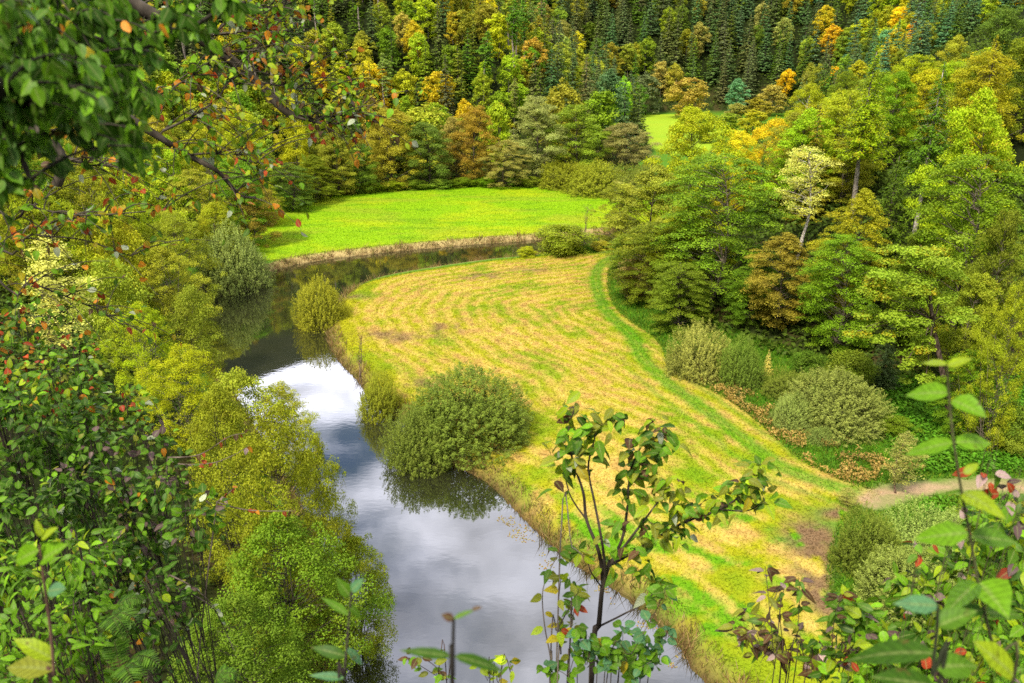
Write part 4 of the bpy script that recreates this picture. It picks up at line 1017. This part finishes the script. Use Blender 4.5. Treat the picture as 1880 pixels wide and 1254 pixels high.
def blob_shrub(name, label, blobs, root, mix, L, seed, group=None, per=70, up=.8, aspect=.68, curl=.3, stem_col=(.07, .055, .04), cat='shrub', spread=1.0, sr=.007):
    p = Plant(name, label, cat, root, group, stem_col, seed); g = p.g
    for (px, py, Y, r) in blobs:
        c = at_y(px, py, Y)
        P = p.stem([p.root + g.normal(0, .1, 3) * [1, 1, 0] - [0, 0, .2], p.root * .6 + c * .4 + g.normal(0, .12, 3), c + [0, 0, r * .3]], sr, sr * .5, 5)
        for q in range(5):
            e = c + nrm(g.normal(size=3)) * r * .8
            p.stem([P[int(len(P) * g.uniform(.6, .95))], c + g.normal(0, r * .2, 3), e], sr * .65, sr * .3, 4)
        n = int(per * g.uniform(.8, 1.2)); d = nrm(g.normal(size=(n, 3)))
        pos = c + d * (r * g.uniform(.15, 1.05, n) ** .6)[:, None] * [1, 1, .8]
        ax = d * .8 + g.normal(0, .45, (n, 3)) + np.array([0, 0, -.25])
        no_ = np.array([0, -.25, up]) + d * .3 + g.normal(0, .35, (n, 3))
        LL = L * g.uniform(.55, 1.25, n)
        p.leaves(pos, ax, no_, LL, LL * aspect * g.uniform(.8, 1.15, n), mix, curl)
    p.done(); return p

FS = 'shrubs in the left foreground'
g = np.random.default_rng(90)
right_edge = lambda py: np.interp(py, [520, 590, 640, 720, 790, 860, 950, 1000, 1080, 1150, 1260], [0, 90, 190, 270, 320, 375, 395, 410, 395, 345, 360])
def grid_blobs(x0, x1, y0, y1, step, Y, r, edge=True):
    out = []
    for py in np.arange(y0, y1, step):
        for px in np.arange(x0, x1, step):
            a = px + g.uniform(-.45, .45) * step; b = py + g.uniform(-.45, .45) * step
            if edge and a > right_edge(b) - 25: continue
            out.append((a, b, Y + g.uniform(-.5, .5) + (y1 - b) / (y1 - y0) * .6, r * g.uniform(.8, 1.2)))
    return out
blob_shrub('viburnum_shrub', 'leafy shrub in the left foreground with reddening leaf tips along its top', grid_blobs(-30, 330, 610, 800, 66, 6.6, .27), (-4.6, 6.9), {'dk': 2, 'gr': 4, 'br': 2.2, 'red': .9, 'ol': 1.6, 'pale': .3, 'or': .55, 'lime': 1.2}, .078, 11, FS, 130)
blob_shrub('viburnum_shrub', 'dark green shrub filling the left edge below the reddening one', grid_blobs(-40, 235, 770, 1010, 70, 5.4, .22), (-3.7, 5.4), {'dk2': 1.5, 'dk': 4, 'gr': 4, 'br': 1.4, 'pale': .15, 'lime': .2}, .072, 12, FS, 120)
blob_shrub('viburnum_shrub', 'shrub with dull purple leaves in the left foreground', grid_blobs(170, 420, 800, 1110, 70, 5.0, .21), (-2.3, 5.1), {'dk2': 2, 'dk': 3, 'gr': 3, 'br': .7, 'plum': 1.5, 'ol': .8, 'pale': .2, 'or': .12}, .07, 13, FS, 105)
blob_shrub('honeysuckle_shrub', 'low shrub with rounded dark leaves at the bottom left beside the ferns', grid_blobs(220, 380, 1100, 1290, 70, 4.1, .22), (-1.8, 4.1), {'dk': 3, 'gr': 2, 'pale': .4, 'or': .2, 'lime': .2}, .06, 14, FS, 60, aspect=.8)
blob_shrub('nettle_clump', 'bright green clump of drooping lance leaves in the bottom left corner', grid_blobs(-40, 180, 1030, 1300, 62, 3.7, .2, False), (-2.7, 3.6), {'br': 4, 'gr': 3, 'lime': .6}, .07, 15, FS, 85, aspect=.42, curl=.6, cat='plant')
def fern(px, py, Y, label, seed, n=7, L=.30):
    c = at_y(px, py, Y); p = Plant('fern', label, 'fern', (c[0], c[1]), 'ferns in the left foreground', (.1, .12, .03), seed); g = p.g
    for k in range(n):
        a = g.uniform(-.8, 2.2) if n > 4 else g.uniform(-.3, 1); d = np.array([np.cos(a), np.sin(a) * .8 - .3, .35])
        f = curve(c - [0, 0, .15], c + d * L * g.uniform(.8, 1.1) - [0, 0, .12], (0, 0, .12), 22)
        p.stem([c - [0, 0, .6], c - [0, 0, .3], c - [0, 0, .15]], .006, .004, 4); tube(p.S, f - p.root, .004, .0015, 4)
        tg = nrm(np.gradient(f, axis=0)); sd = nrm(np.cross(tg, [0, 0, 1.]))
        t = np.linspace(0, 1, 22); ln = .17 * np.sin(np.pi * np.clip(t * .85 + .12, 0, 1)) * L / .55
        for sg in (-1, 1):
            p.leaves(f, sd * sg + tg * .35 + [0, 0, -.1], np.cross(tg, sd) * 1.0 * -1 + [0, 0, 1.2], ln, ln * .24, {'gr': 3, 'dk': 2}, .15)
    p.done()
fern(190, 1120, 4.2, 'fern fronds in the shade below the purple leaved shrub', 1)
fern(215, 1205, 3.9, 'fern spreading beside the bright lance leaved clump', 2, 6)
fern(385, 1245, 3.9, 'small yellowish fern at the bottom edge', 3, 4, .22)

# hazel limbs hanging into the upper left corner
hz = Plant('hazel_tree', 'dark leaved hazel whose limbs hang into the upper left corner', 'tree', (-2.6, .9), None, (.06, .05, .035), 41); g = hz.g
top_ = np.array([-2.5, 1.0, CAM_H + .9]); hz.stem([hz.root - [0, 0, .3], hz.root * .5 + top_ * .5 + [.05, .1, 0], top_], .09, .05, 8)
LIMBS = [[(-260, -120, 1.7), (-60, 10, 2.0), (120, 55, 2.1), (270, 85, 2.2), (420, 10, 2.2)], [(-260, -60, 1.6), (-40, 130, 1.9), (110, 140, 2.1), (200, 92, 2.2), (300, 58, 2.3)],
         [(-260, 0, 1.6), (-30, 178, 1.8), (90, 180, 2.0), (170, 190, 2.1), (250, 230, 2.2)], [(-200, -60, 2.0), (20, 40, 2.3), (110, 110, 2.4), (200, 200, 2.5), (275, 290, 2.6)],
         [(-200, 40, 1.5), (-20, 190, 1.6), (30, 270, 1.7), (60, 340, 1.7)], [(-160, -160, 2.0), (100, -60, 2.2), (300, -30, 2.3), (450, 5, 2.3)], [(-160, 10, 2.0), (60, 90, 2.4), (140, 210, 2.5), (180, 290, 2.5)]]
dense = np.array([(-20, -20), (480, -20), (470, 15), (440, 40), (390, 75), (330, 70), (318, 105), (290, 130), (275, 180), (285, 265), (262, 290), (240, 300), (205, 290), (195, 240), (130, 225), (95, 260), (60, 300), (40, 400), (0, 410), (-20, 300)], float)
for lm in LIMBS:
    P = hz.limb('limb', [top_] + [at_y(*q) for q in lm], .016, .005, 6)
    for k in range(44):
        i = g.integers(int(len(P) * .3), len(P)); a = P[i]
        e = a + np.array([g.uniform(-.05, .28), g.normal(0, .12), g.uniform(-.32, .10)])
        tx = to_px(e)
        if not inside(np.array([tx[0]]), np.array([tx[1]]), dense)[0]: continue
        tw = curve(a, e, (0, 0, .03), 7); tube(hz.S, tw - hz.root, .004, .0015, 4)
        n = g.integers(15, 26); s_ = tw[g.integers(1, 7, n)]
        ax = np.stack([g.normal(.1, .45, n), g.normal(0, .4, n), -np.abs(g.normal(.9, .3, n))], -1)
        no_ = np.stack([g.normal(0, .6, n), g.choice([-1, 1], n) * .8 + g.normal(0, .3, n), g.normal(.4, .3, n)], -1)
        LL = g.uniform(.022, .047, n)
        hz.leaves(s_ + g.normal(0, .012, (n, 3)), ax, no_, LL, LL * .66, {'dk': 3, 'gr': 2.6, 'br': 1.1, 'ye': .05, 'or': .05}, .2)  # dark mix stands for leaves in shadow, shade put into the colour
hz.done()
# the mossy leaning tree behind it with thin twigs of red and yellow leaves
rt = Plant('leaning_tree', 'leaning tree with dark mossy limbs and twigs of red and yellow leaves', 'tree', (-5.2, 4.6), None, (.085, .068, .05), 42); g = rt.g
hub = np.array([-4.6, 4.8, CAM_H + 1.6]); rt.stem([rt.root - [0, 0, .4], rt.root * .5 + hub * .5 + [.2, 0, 0], hub], .13, .07, 8)
BR = [([(-60, -60, 5.0), (120, 95, 5.0), (210, 195, 5.0), (290, 250, 5.0), (345, 285, 5.1), (400, 315, 5.1), (440, 358, 5.2), (470, 362, 5.2)], .045, .006),
      ([(60, -120, 5.4), (250, 10, 5.4), (330, 50, 5.4), (400, 92, 5.4), (470, 150, 5.5), (520, 200, 5.5), (540, 214, 5.5)], .06, .025),
      ([(540, 214, 5.5), (600, 215, 5.5), (640, 208, 5.5), (690, 213, 5.5)], .016, .003), ([(535, 212, 5.5), (590, 226, 5.4), (650, 226, 5.4)], .012, .003),
      ([(360, 65, 5.4), (430, 60, 5.4), (500, 45, 5.4)], .015, .004), ([(405, 95, 5.4), (450, 94, 5.3), (490, 90, 5.3)], .012, .003), ([(470, 150, 5.5), (530, 160, 5.5), (600, 165, 5.5)], .010, .002),
      ([(-60, 120, 4.6), (60, 230, 4.6), (112, 290, 4.6), (105, 340, 4.6)], .05, .03), ([(112, 288, 4.6), (150, 298, 4.6), (195, 304, 4.6)], .02, .005),
      ([(300, 240, 5.0), (350, 215, 5.0), (400, 180, 5.0), (420, 140, 5.0)], .010, .003), ([(-60, 330, 4.4), (60, 380, 4.5), (160, 395, 4.5), (300, 385, 4.6)], .012, .003), ([(-60, 400, 4.6), (60, 430, 4.6), (150, 440, 4.6), (240, 470, 4.7)], .010, .003),
      ([(345, 285, 5.1), (400, 282, 5.1), (470, 300, 5.1)], .010, .003), ([(210, 195, 5.0), (300, 170, 5.0), (380, 120, 5.0)], .012, .003), ([(-40, 470, 4.9), (60, 520, 5.0), (160, 560, 5.2), (230, 600, 5.4)], .010, .003), ([(380, 75, 5.4), (440, 25, 5.4), (520, 10, 5.4)], .01, .003)]
mixr = {'gr': 2.0, 'br': 1.8, 'lime': 2.8, 'ye': 1.4, 'or': 1.2, 'red': .75, 'pale': .8, 'brn': .5}
for i, (pl, r0, r1) in enumerate(BR):
    pts = [at_y(*q) for q in pl]
    if i in (0, 1, 7, 10, 11, 14): pts = [hub] + pts
    P = rt.limb('limb', pts, r0, r1, 6)
    for k in range(20 if i not in (7,) else 6):
        j = g.integers(int(len(P) * .28), len(P)); a = P[j]
        e = a + np.array([g.uniform(-.12, .5), g.normal(0, .2), g.uniform(-.30, .24)])
        tw = curve(a, e, (0, 0, .05), 7); tube(rt.S, tw - rt.root, .0045, .0016, 4)
        n = g.integers(3, 9); s_ = tw[g.integers(1, 7, n)] + g.normal(0, .02, (n, 3))
        ax = g.normal(0, .6, (n, 3)) + [.1, 0, -.5]; no_ = g.normal(0, .5, (n, 3)) + [0, -.3, .8]
        LL = g.uniform(.035, .065, n); rt.leaves(s_, ax, no_, LL, LL * .68, mixr, .35)
rt.done()

# the whitebeam sapling in the middle
def J(px, py, Y): return at_y(px, py, Y)
r_ = at_y(1085, 1290, 4.4)
sp = Plant('whitebeam_sapling', 'young whitebeam sapling with forked branches and big drooping leaves in the centre foreground', 'sapling', (r_[0], r_[1]), None, (.085, .065, .05), 51); g = sp.g
sp.stem([sp.root - [0, 0, .2], J(1085, 1262, 4.4), J(1099, 1150, 4.4), J(1106, 1080, 4.4), J(1120, 1030, 4.4)], .022, .013, 8)
BRS = [([(1108, 1075, 4.4), (1100, 1015, 4.4), (1077, 955, 4.4), (1071, 905, 4.4), (1053, 850, 4.4), (1043, 800, 4.4), (1055, 748, 4.4)], .016),
       ([(1112, 1060, 4.4), (1106, 1000, 4.3), (1092, 925, 4.3), (1080, 860, 4.3), (1090, 812, 4.3), (1097, 780, 4.3)], .011),
       ([(1075, 952, 4.4), (1048, 912, 4.4), (1036, 868, 4.4)], .007), ([(1118, 1040, 4.4), (1142, 990, 4.5), (1152, 930, 4.5), (1156, 870, 4.5), (1176, 822, 4.5), (1204, 788, 4.5)], .013),
       ([(1122, 1035, 4.4), (1160, 985, 4.3), (1200, 932, 4.3), (1228, 890, 4.3)], .011), ([(1124, 1035, 4.4), (1186, 1000, 4.5), (1250, 962, 4.5), (1320, 935, 4.5), (1362, 908, 4.5), (1398, 868, 4.5)], .013),
       ([(1100, 1150, 4.4), (1150, 1125, 4.3), (1186, 1104, 4.3), (1214, 1068, 4.3)], .008), ([(1106, 1080, 4.4), (1085, 1050, 4.3), (1078, 1025, 4.3)], .006), ([(1320, 935, 4.5), (1370, 938, 4.5), (1395, 925, 4.5)], .006)]
for pl, r0 in BRS: sp.limb('branch', [J(*q) for q in pl], r0, .0035, 6)
mixs = {'gr': 2.2, 'dk': 1.0, 'ol': 2.6, 'br': 1.0, 'lime': 1.4, 'brn': .35, 'pale': .35, 'ye': .15}
for (px, py, Y, n, sp_) in [(1055,750,4.4,9,38),(1043,790,4.4,7,34),(1035,830,4.4,8,36),(1036,868,4.4,8,34),(1078,790,4.3,7,30),(1097,778,4.3,9,34),(1088,815,4.3,7,32),(1080,855,4.3,6,34),(1128,762,4.5,6,24),(1204,786,4.5,11,40),(1222,800,4.5,7,30),(1186,815,4.5,9,38),(1172,845,4.5,9,40),(1158,875,4.5,8,36),(1150,905,4.5,7,34),(1200,835,4.4,8,38),(1228,888,4.3,9,38),(1215,915,4.3,8,36),(1250,930,4.4,9,40),(1240,960,4.4,7,34),(1280,945,4.5,7,34),(1320,930,4.5,8,34),(1350,905,4.5,9,34),(1372,888,4.5,9,34),(1396,866,4.5,10,36),(1400,900,4.5,7,34),(1395,932,4.5,4,22),(1185,960,4.3,6,34),(1130,960,4.4,5,34),(1165,1005,4.3,7,34),(1200,985,4.4,6,30),(1120,1045,4.4,5,26),(1175,1040,4.3,5,28),(1214,1068,4.3,6,28),(1200,1090,4.3,4,24),(1250,985,4.4,6,30),(1110,1000,4.3,4,28)]:
    c = J(px, py, Y); n = int(n * 1.9)
    a = g.uniform(0, 6.28) + np.arange(n) * 2.4
    ax = np.stack([np.cos(a), np.sin(a) * .8, g.normal(-.25, .35, n)], -1)
    off = g.normal(0, sp_ / FPX * Y * .42, (n, 3))
    no_ = g.normal(0, .32, (n, 3)) + [0, -.35, .85]
    LL = g.uniform(.06, .118, n)
    sp.leaves(c + off, ax, no_, LL, LL * .56, mixs, .5, .3)
sp.done()

def spray(name, label, stems, leaf_px, Y, mix, seed, group=None, stem_col=(.13, .09, .06), r=.006, per=9, aspect=.6, cat='shrub', curl=.3, start=.25):
    b = at_y(*stems[0][0][:2], Y); p = Plant(name, label, cat, (b[0], b[1]), group, stem_col, seed); g = p.g
    for st in stems:
        dY = g.normal(0, .12); pts = [J(q[0], q[1], Y + dY) for q in st]
        P = p.stem([np.array([pts[0][0], pts[0][1], p.root[2] - .1])] * (pts[0][2] > p.root[2]) + pts, r, r * .4, 5)
        vis = P[6:] if len(P) > 12 else P
        n = per; i = g.integers(int(len(vis) * start), len(vis), n); i[-2:] = len(vis) - 1
        a = g.uniform(0, 6.28, n)
        ax = np.stack([np.cos(a), np.sin(a), g.normal(.05, .35, n)], -1); no_ = g.normal(0, .35, (n, 3)) + [0, -.35, .8]
        LL = leaf_px / FPX * Y * g.uniform(.65, 1.2, n)
        p.leaves(vis[i] + ax * .012, ax, no_, LL, LL * aspect, mix, curl)
    p.done(); return p
LOW = 'shoots along the bottom edge'
spray('buckthorn_shrub', 'thin grey stemmed shrub left of the whitebeam sapling', [[(1010,1290),(1012,1220),(1000,1150),(996,1090),(1008,1050),(1028,1012)], [(1022,1290),(1030,1200),(1024,1130),(1030,1060)], [(1040,1290),(1046,1200),(1050,1120),(1046,1060)], [(1010,1230),(1024,1160),(1048,1110),(1062,1080)], [(1046,1190),(1050,1150),(1058,1090)], [(1028,1014),(1050,1005),(1070,1020)]], 30, 4.0, {'gr': 2, 'lime': 2, 'ol': 1.5, 'ye': .5, 'red': .15}, 61, LOW, (.25, .2, .16), .006, 13, .55)
spray('privet_shrub', 'bushy shrub with rounded blue green leaves at the foot of the sapling', [[(1080 + k * 13, 1300), (1075 + k * 15 + (k % 3) * 6, 1220), (1060 + k * 21, 1150 + (k % 4) * 18)] for k in range(9)] + [[(1110, 1280), (1160, 1200), (1210, 1110), (1222, 1080)], [(1060, 1290), (1040, 1240), (1000, 1225)], [(1130, 1290), (1160, 1240), (1195, 1215)]], 27, 3.8, {'blue': 1.6, 'gr': 3, 'br': 1.6, 'ye': .2}, 62, LOW, (.13, .10, .07), .004, 20, .78)
spray('leafy_shoot', 'small leafy shoot standing in front of the grey water at the bottom', [[(905, 1300), (915, 1255), (925, 1215)], [(900, 1290), (895, 1250), (880, 1225)], [(918, 1290), (940, 1240), (935, 1215)]], 26, 3.6, {'lime': 3, 'br': 1, 'ye': .6}, 63, LOW, (.14, .1, .06), .004, 9, .55)
spray('leafy_shoot', 'bent shoot with olive leaves left of the dark blurred stem', [[(835, 1300), (820, 1250), (795, 1220), (768, 1205)], [(820, 1250), (800, 1240), (745, 1205)]], 24, 3.6, {'ol': 2, 'br': 1, 'brn': .8}, 64, LOW, (.14, .08, .06), .004, 12, .55)
spray('withered_shrub', 'withered shrub with curled brown leaves left of the bright shrub', [[(1425,1300),(1420,1200),(1412,1110),(1405,1040)], [(1440,1300),(1440,1210),(1432,1130),(1440,1080)], [(1450,1300),(1462,1180),(1468,1100),(1466,1060)], [(1430,1290),(1385,1200),(1350,1150)], [(1440,1290),(1400,1190),(1370,1120)], [(1530,1300),(1528,1220),(1530,1150),(1545,1090)], [(1440,1260),(1480,1210),(1520,1160)], [(1535,1290),(1570,1200),(1560,1130)], [(1425,1200),(1395,1160),(1365,1165)], [(1470,1290),(1490,1250),(1500,1200)]], 27, 3.4, {'brn': 2.6, 'plum': .8, 'ol': 1.6, 'gr': 1.2, 'rose': .5, 'red': .1}, 65, LOW, (.10, .07, .05), .004, 26, .5, curl=.9)
# bright shrub in the lower right corner
blob_shrub('dogwood_shrub', 'bright green dogwood with some red leaves filling the lower right corner', [(1560,1215,3.2,.20),(1620,1180,3.2,.22),(1690,1150,3.2,.24),(1750,1190,3.1,.24),(1620,1245,2.9,.22),(1700,1240,2.9,.22),(1790,1120,3.2,.24),(1850,1150,3.1,.24),(1800,1230,2.9,.24),(1870,1230,2.8,.24),(1840,1060,3.2,.2),(1730,1085,3.3,.17),(1680,1080,3.3,.13),(1870,1000,3.2,.18),(1560,1120,3.4,.10),(1830,960,3.3,.12),(1770,1040,3.3,.13)], (2.0, 3.1), {'br': 3.2, 'lime': 2.2, 'gr': 2.4, 'red': .3, 'rose': .2, 'plum': .3, 'dk': 1}, .072, 71, None, 84, aspect=.58, sr=.002, stem_col=(.13, .12, .05))
blob_shrub('dogwood_shrub', 'red leaved dogwood shoots at the right edge', [(1850,900,2.6,.08),(1868,940,2.6,.09),(1812,870,2.6,.05),(1750,960,2.6,.07),(1690,1005,2.7,.06)], (1.75, 2.6), {'red': 1.6, 'rose': 1, 'plum': 1, 'gr': 2}, .06, 72, None, 9, aspect=.6, sr=.0014, stem_col=(.14, .12, .06))

# tall shoots close to the lens
def shoot(name, label, stem_px, Y, leaves_, seed, r=.004, stem_col=(.12, .12, .05), group='tall shoots close to the viewer'):
    b = at_y(stem_px[0][0], stem_px[0][1], Y); p = Plant(name, label, 'plant', (b[0], b[1]), group, stem_col, seed)
    p.stem([np.array([b[0], b[1], p.root[2] - .1]), np.array([b[0], b[1], (p.root[2] + b[2]) / 2])] + [J(x, y, Y) for x, y in stem_px], r, r * .5, 6)
    for (bx, by, tx, ty, w_, key, dY) in leaves_:
        a = J(bx, by, Y); e = J(tx, ty, Y + dY); ax = e - a; L = np.linalg.norm(ax)
        view = nrm(CAM - a); no_ = view * .75 + np.array([0, 0, .6]) + p.g.normal(0, .12, 3)
        p.leaves([a], [ax], [no_], [L * 1.05], [w_ / FPX * Y], np.array([PAL[key]]), .22, .3)
    p.done()
shoot('tall_shoot', 'tall shoot with paired bright leaves before the right hand trees', [(1850,1300),(1826,1200),(1800,1090),(1780,980),(1765,900),(1752,820),(1744,750),(1738,670)], 1.35,
 [(1745,722,1662,716,44,'br',.05),(1748,735,1808,758,44,'br',-.05),(1752,812,1662,826,38,'br',.04),(1754,812,1826,806,40,'br',.0),(1766,905,1712,898,34,'br',.1),(1768,905,1828,925,44,'lime',-.1),(1780,978,1680,985,52,'br',.04),(1782,985,1868,990,50,'gr',0),(1738,670,1690,655,22,'lime',.05),(1738,672,1778,655,20,'lime',-.02),(1795,1070,1742,1110,46,'gr',-.1),(1797,1070,1850,1120,84,'br',-.08),(1808,1120,1720,1122,40,'dk',0),(1812,1125,1880,1125,44,'gr',.05),(1770,870,1795,850,20,'lime',.0)], 81)
shoot('tall_shoot', 'out of focus dark green leaves at the bottom right', [(1715,1300),(1712,1240),(1720,1160),(1722,1110)], 1.1,
 [(1716,1200,1560,1185,70,'dk',.05),(1716,1225,1800,1215,64,'gr',0),(1722,1112,1650,1105,40,'blue',0),(1720,1150,1790,1120,50,'gr',0),(1716,1260,1610,1240,56,'dk',0),(1860,1240,1800,1180,70,'lime',0)], 82, .005, (.05,.06,.03))
shoot('tall_shoot', 'dark blurred stem with two arching lance leaves over the water', [(832,1320),(832,1240),(832,1180),(833,1135)], 1.0,
 [(828,1205,738,1190,26,'dk',0),(834,1205,928,1222,30,'dk',0),(833,1138,812,1128,20,'brn',0),(833,1136,868,1118,12,'gr',0),(866,1120,884,1114,10,'brn',0)], 83, .005, (.04, .035, .03))
shoot('tall_shoot', 'thin dark shoot with a few narrow leaves in front of the alder', [(628,1320),(632,1240),(638,1170),(645,1085)], 1.35,
 [(643,1095,620,1064,26,'gr',0),(645,1085,664,1064,24,'blue',0),(640,1130,590,1092,18,'gr',.05),(636,1205,574,1186,28,'dk',0),(636,1190,672,1220,18,'blue',0),(632,1245,570,1238,20,'blue',0),(640,1110,664,1135,16,'gr',0)], 84, .004, (.07, .05, .05))
shoot('tall_shoot', 'blurred reddish stem with broad leaves in the bottom left corner', [(108,1320),(100,1240),(92,1150),(80,1060),(72,1000)], 1.4,
 [(72,1010,20,1030,44,'br',0),(74,1030,118,1000,52,'br',0),(76,990,100,968,22,'lime',0),(76,985,66,958,16,'lime',0),(88,1085,118,1080,34,'blue',0),(98,1230,10,1215,60,'ol',0),(98,1210,30,1170,40,'lime',0)], 85, .005, (.16, .09, .06))
# bare twigs with a few red leaves sticking out of the left shrubs
def twig(label, px_lines, Y, seed, mix):
    b = at_y(*px_lines[0][0], Y); p = Plant('red_leaved_twig', label, 'twig', (b[0] - .8, b[1] - .1), 'red leaved twigs at the left', (.22, .17, .13), seed); g = p.g
    p.stem([p.root - [0, 0, .1], p.root * .4 + b * .6 + [-.1, 0, -.1], b], .008, .006, 5)
    for l in px_lines:
        P = p.stem([J(x, y, Y) for x, y in l], .007, .002, 5); n = 7
        i = g.integers(len(P) // 3, len(P), n); LL = g.uniform(.04, .06, n)
        p.leaves(P[i], g.normal(0, .6, (n, 3)) + [.2, 0, -.4], g.normal(0, .4, (n, 3)) + [0, -.4, .8], LL, LL * .65, mix, .4)
    p.done()
RD = {'red': 3, 'or': 2, 'brn': .5, 'rose': .6}
twig('pale forked twig with red leaves in front of the alder, upper one', [[(308,840),(352,838),(380,828),(420,802),(450,795)], [(308,840),(330,852),(390,850),(430,835),(455,820)]], 5.6, 1, RD)
twig('long pale twig with sparse red leaves in front of the alder', [[(398,922),(440,934),(480,938),(540,938)], [(398,922),(420,905),(430,895)]], 5.5, 2, RD)
twig('pale broken twig below the purple leaved shrub', [[(310,1055),(350,1075),(380,1100),(405,1128)], [(350,1090),(390,1115),(410,1150),(430,1195)]], 5.0, 3, {'pale': 1, 'gr': 1})

# ------------------------------------------------------------------ things that share a description are told apart by their place
bpy.context.view_layer.update()
ORD = ['leftmost', 'second', 'third', 'fourth', 'fifth', 'sixth', 'seventh', 'eighth', 'ninth', 'tenth', 'eleventh', 'twelfth', 'thirteenth', 'fourteenth', 'fifteenth', 'sixteenth', 'seventeenth', 'eighteenth', 'nineteenth', 'twentieth']
byl = {}
for o in COL.objects:
    if o.parent is None and 'label' in o and o.get('kind') is None: byl.setdefault(o['label'], []).append(o)
for l, L_ in byl.items():
    if len(L_) < 2: continue
    L_.sort(key=lambda o: to_px(o.location)[0])
    for i, o in enumerate(L_):
        q = ORD[i] if i < 20 else ('twenty-' + ['first', 'second', 'third', 'fourth', 'fifth', 'sixth', 'seventh', 'eighth', 'ninth'][min(i - 20, 8)])
        o['label'] = l + (', leftmost of these' if i == 0 else ', rightmost of these' if i == len(L_) - 1 else f', {q} from left')
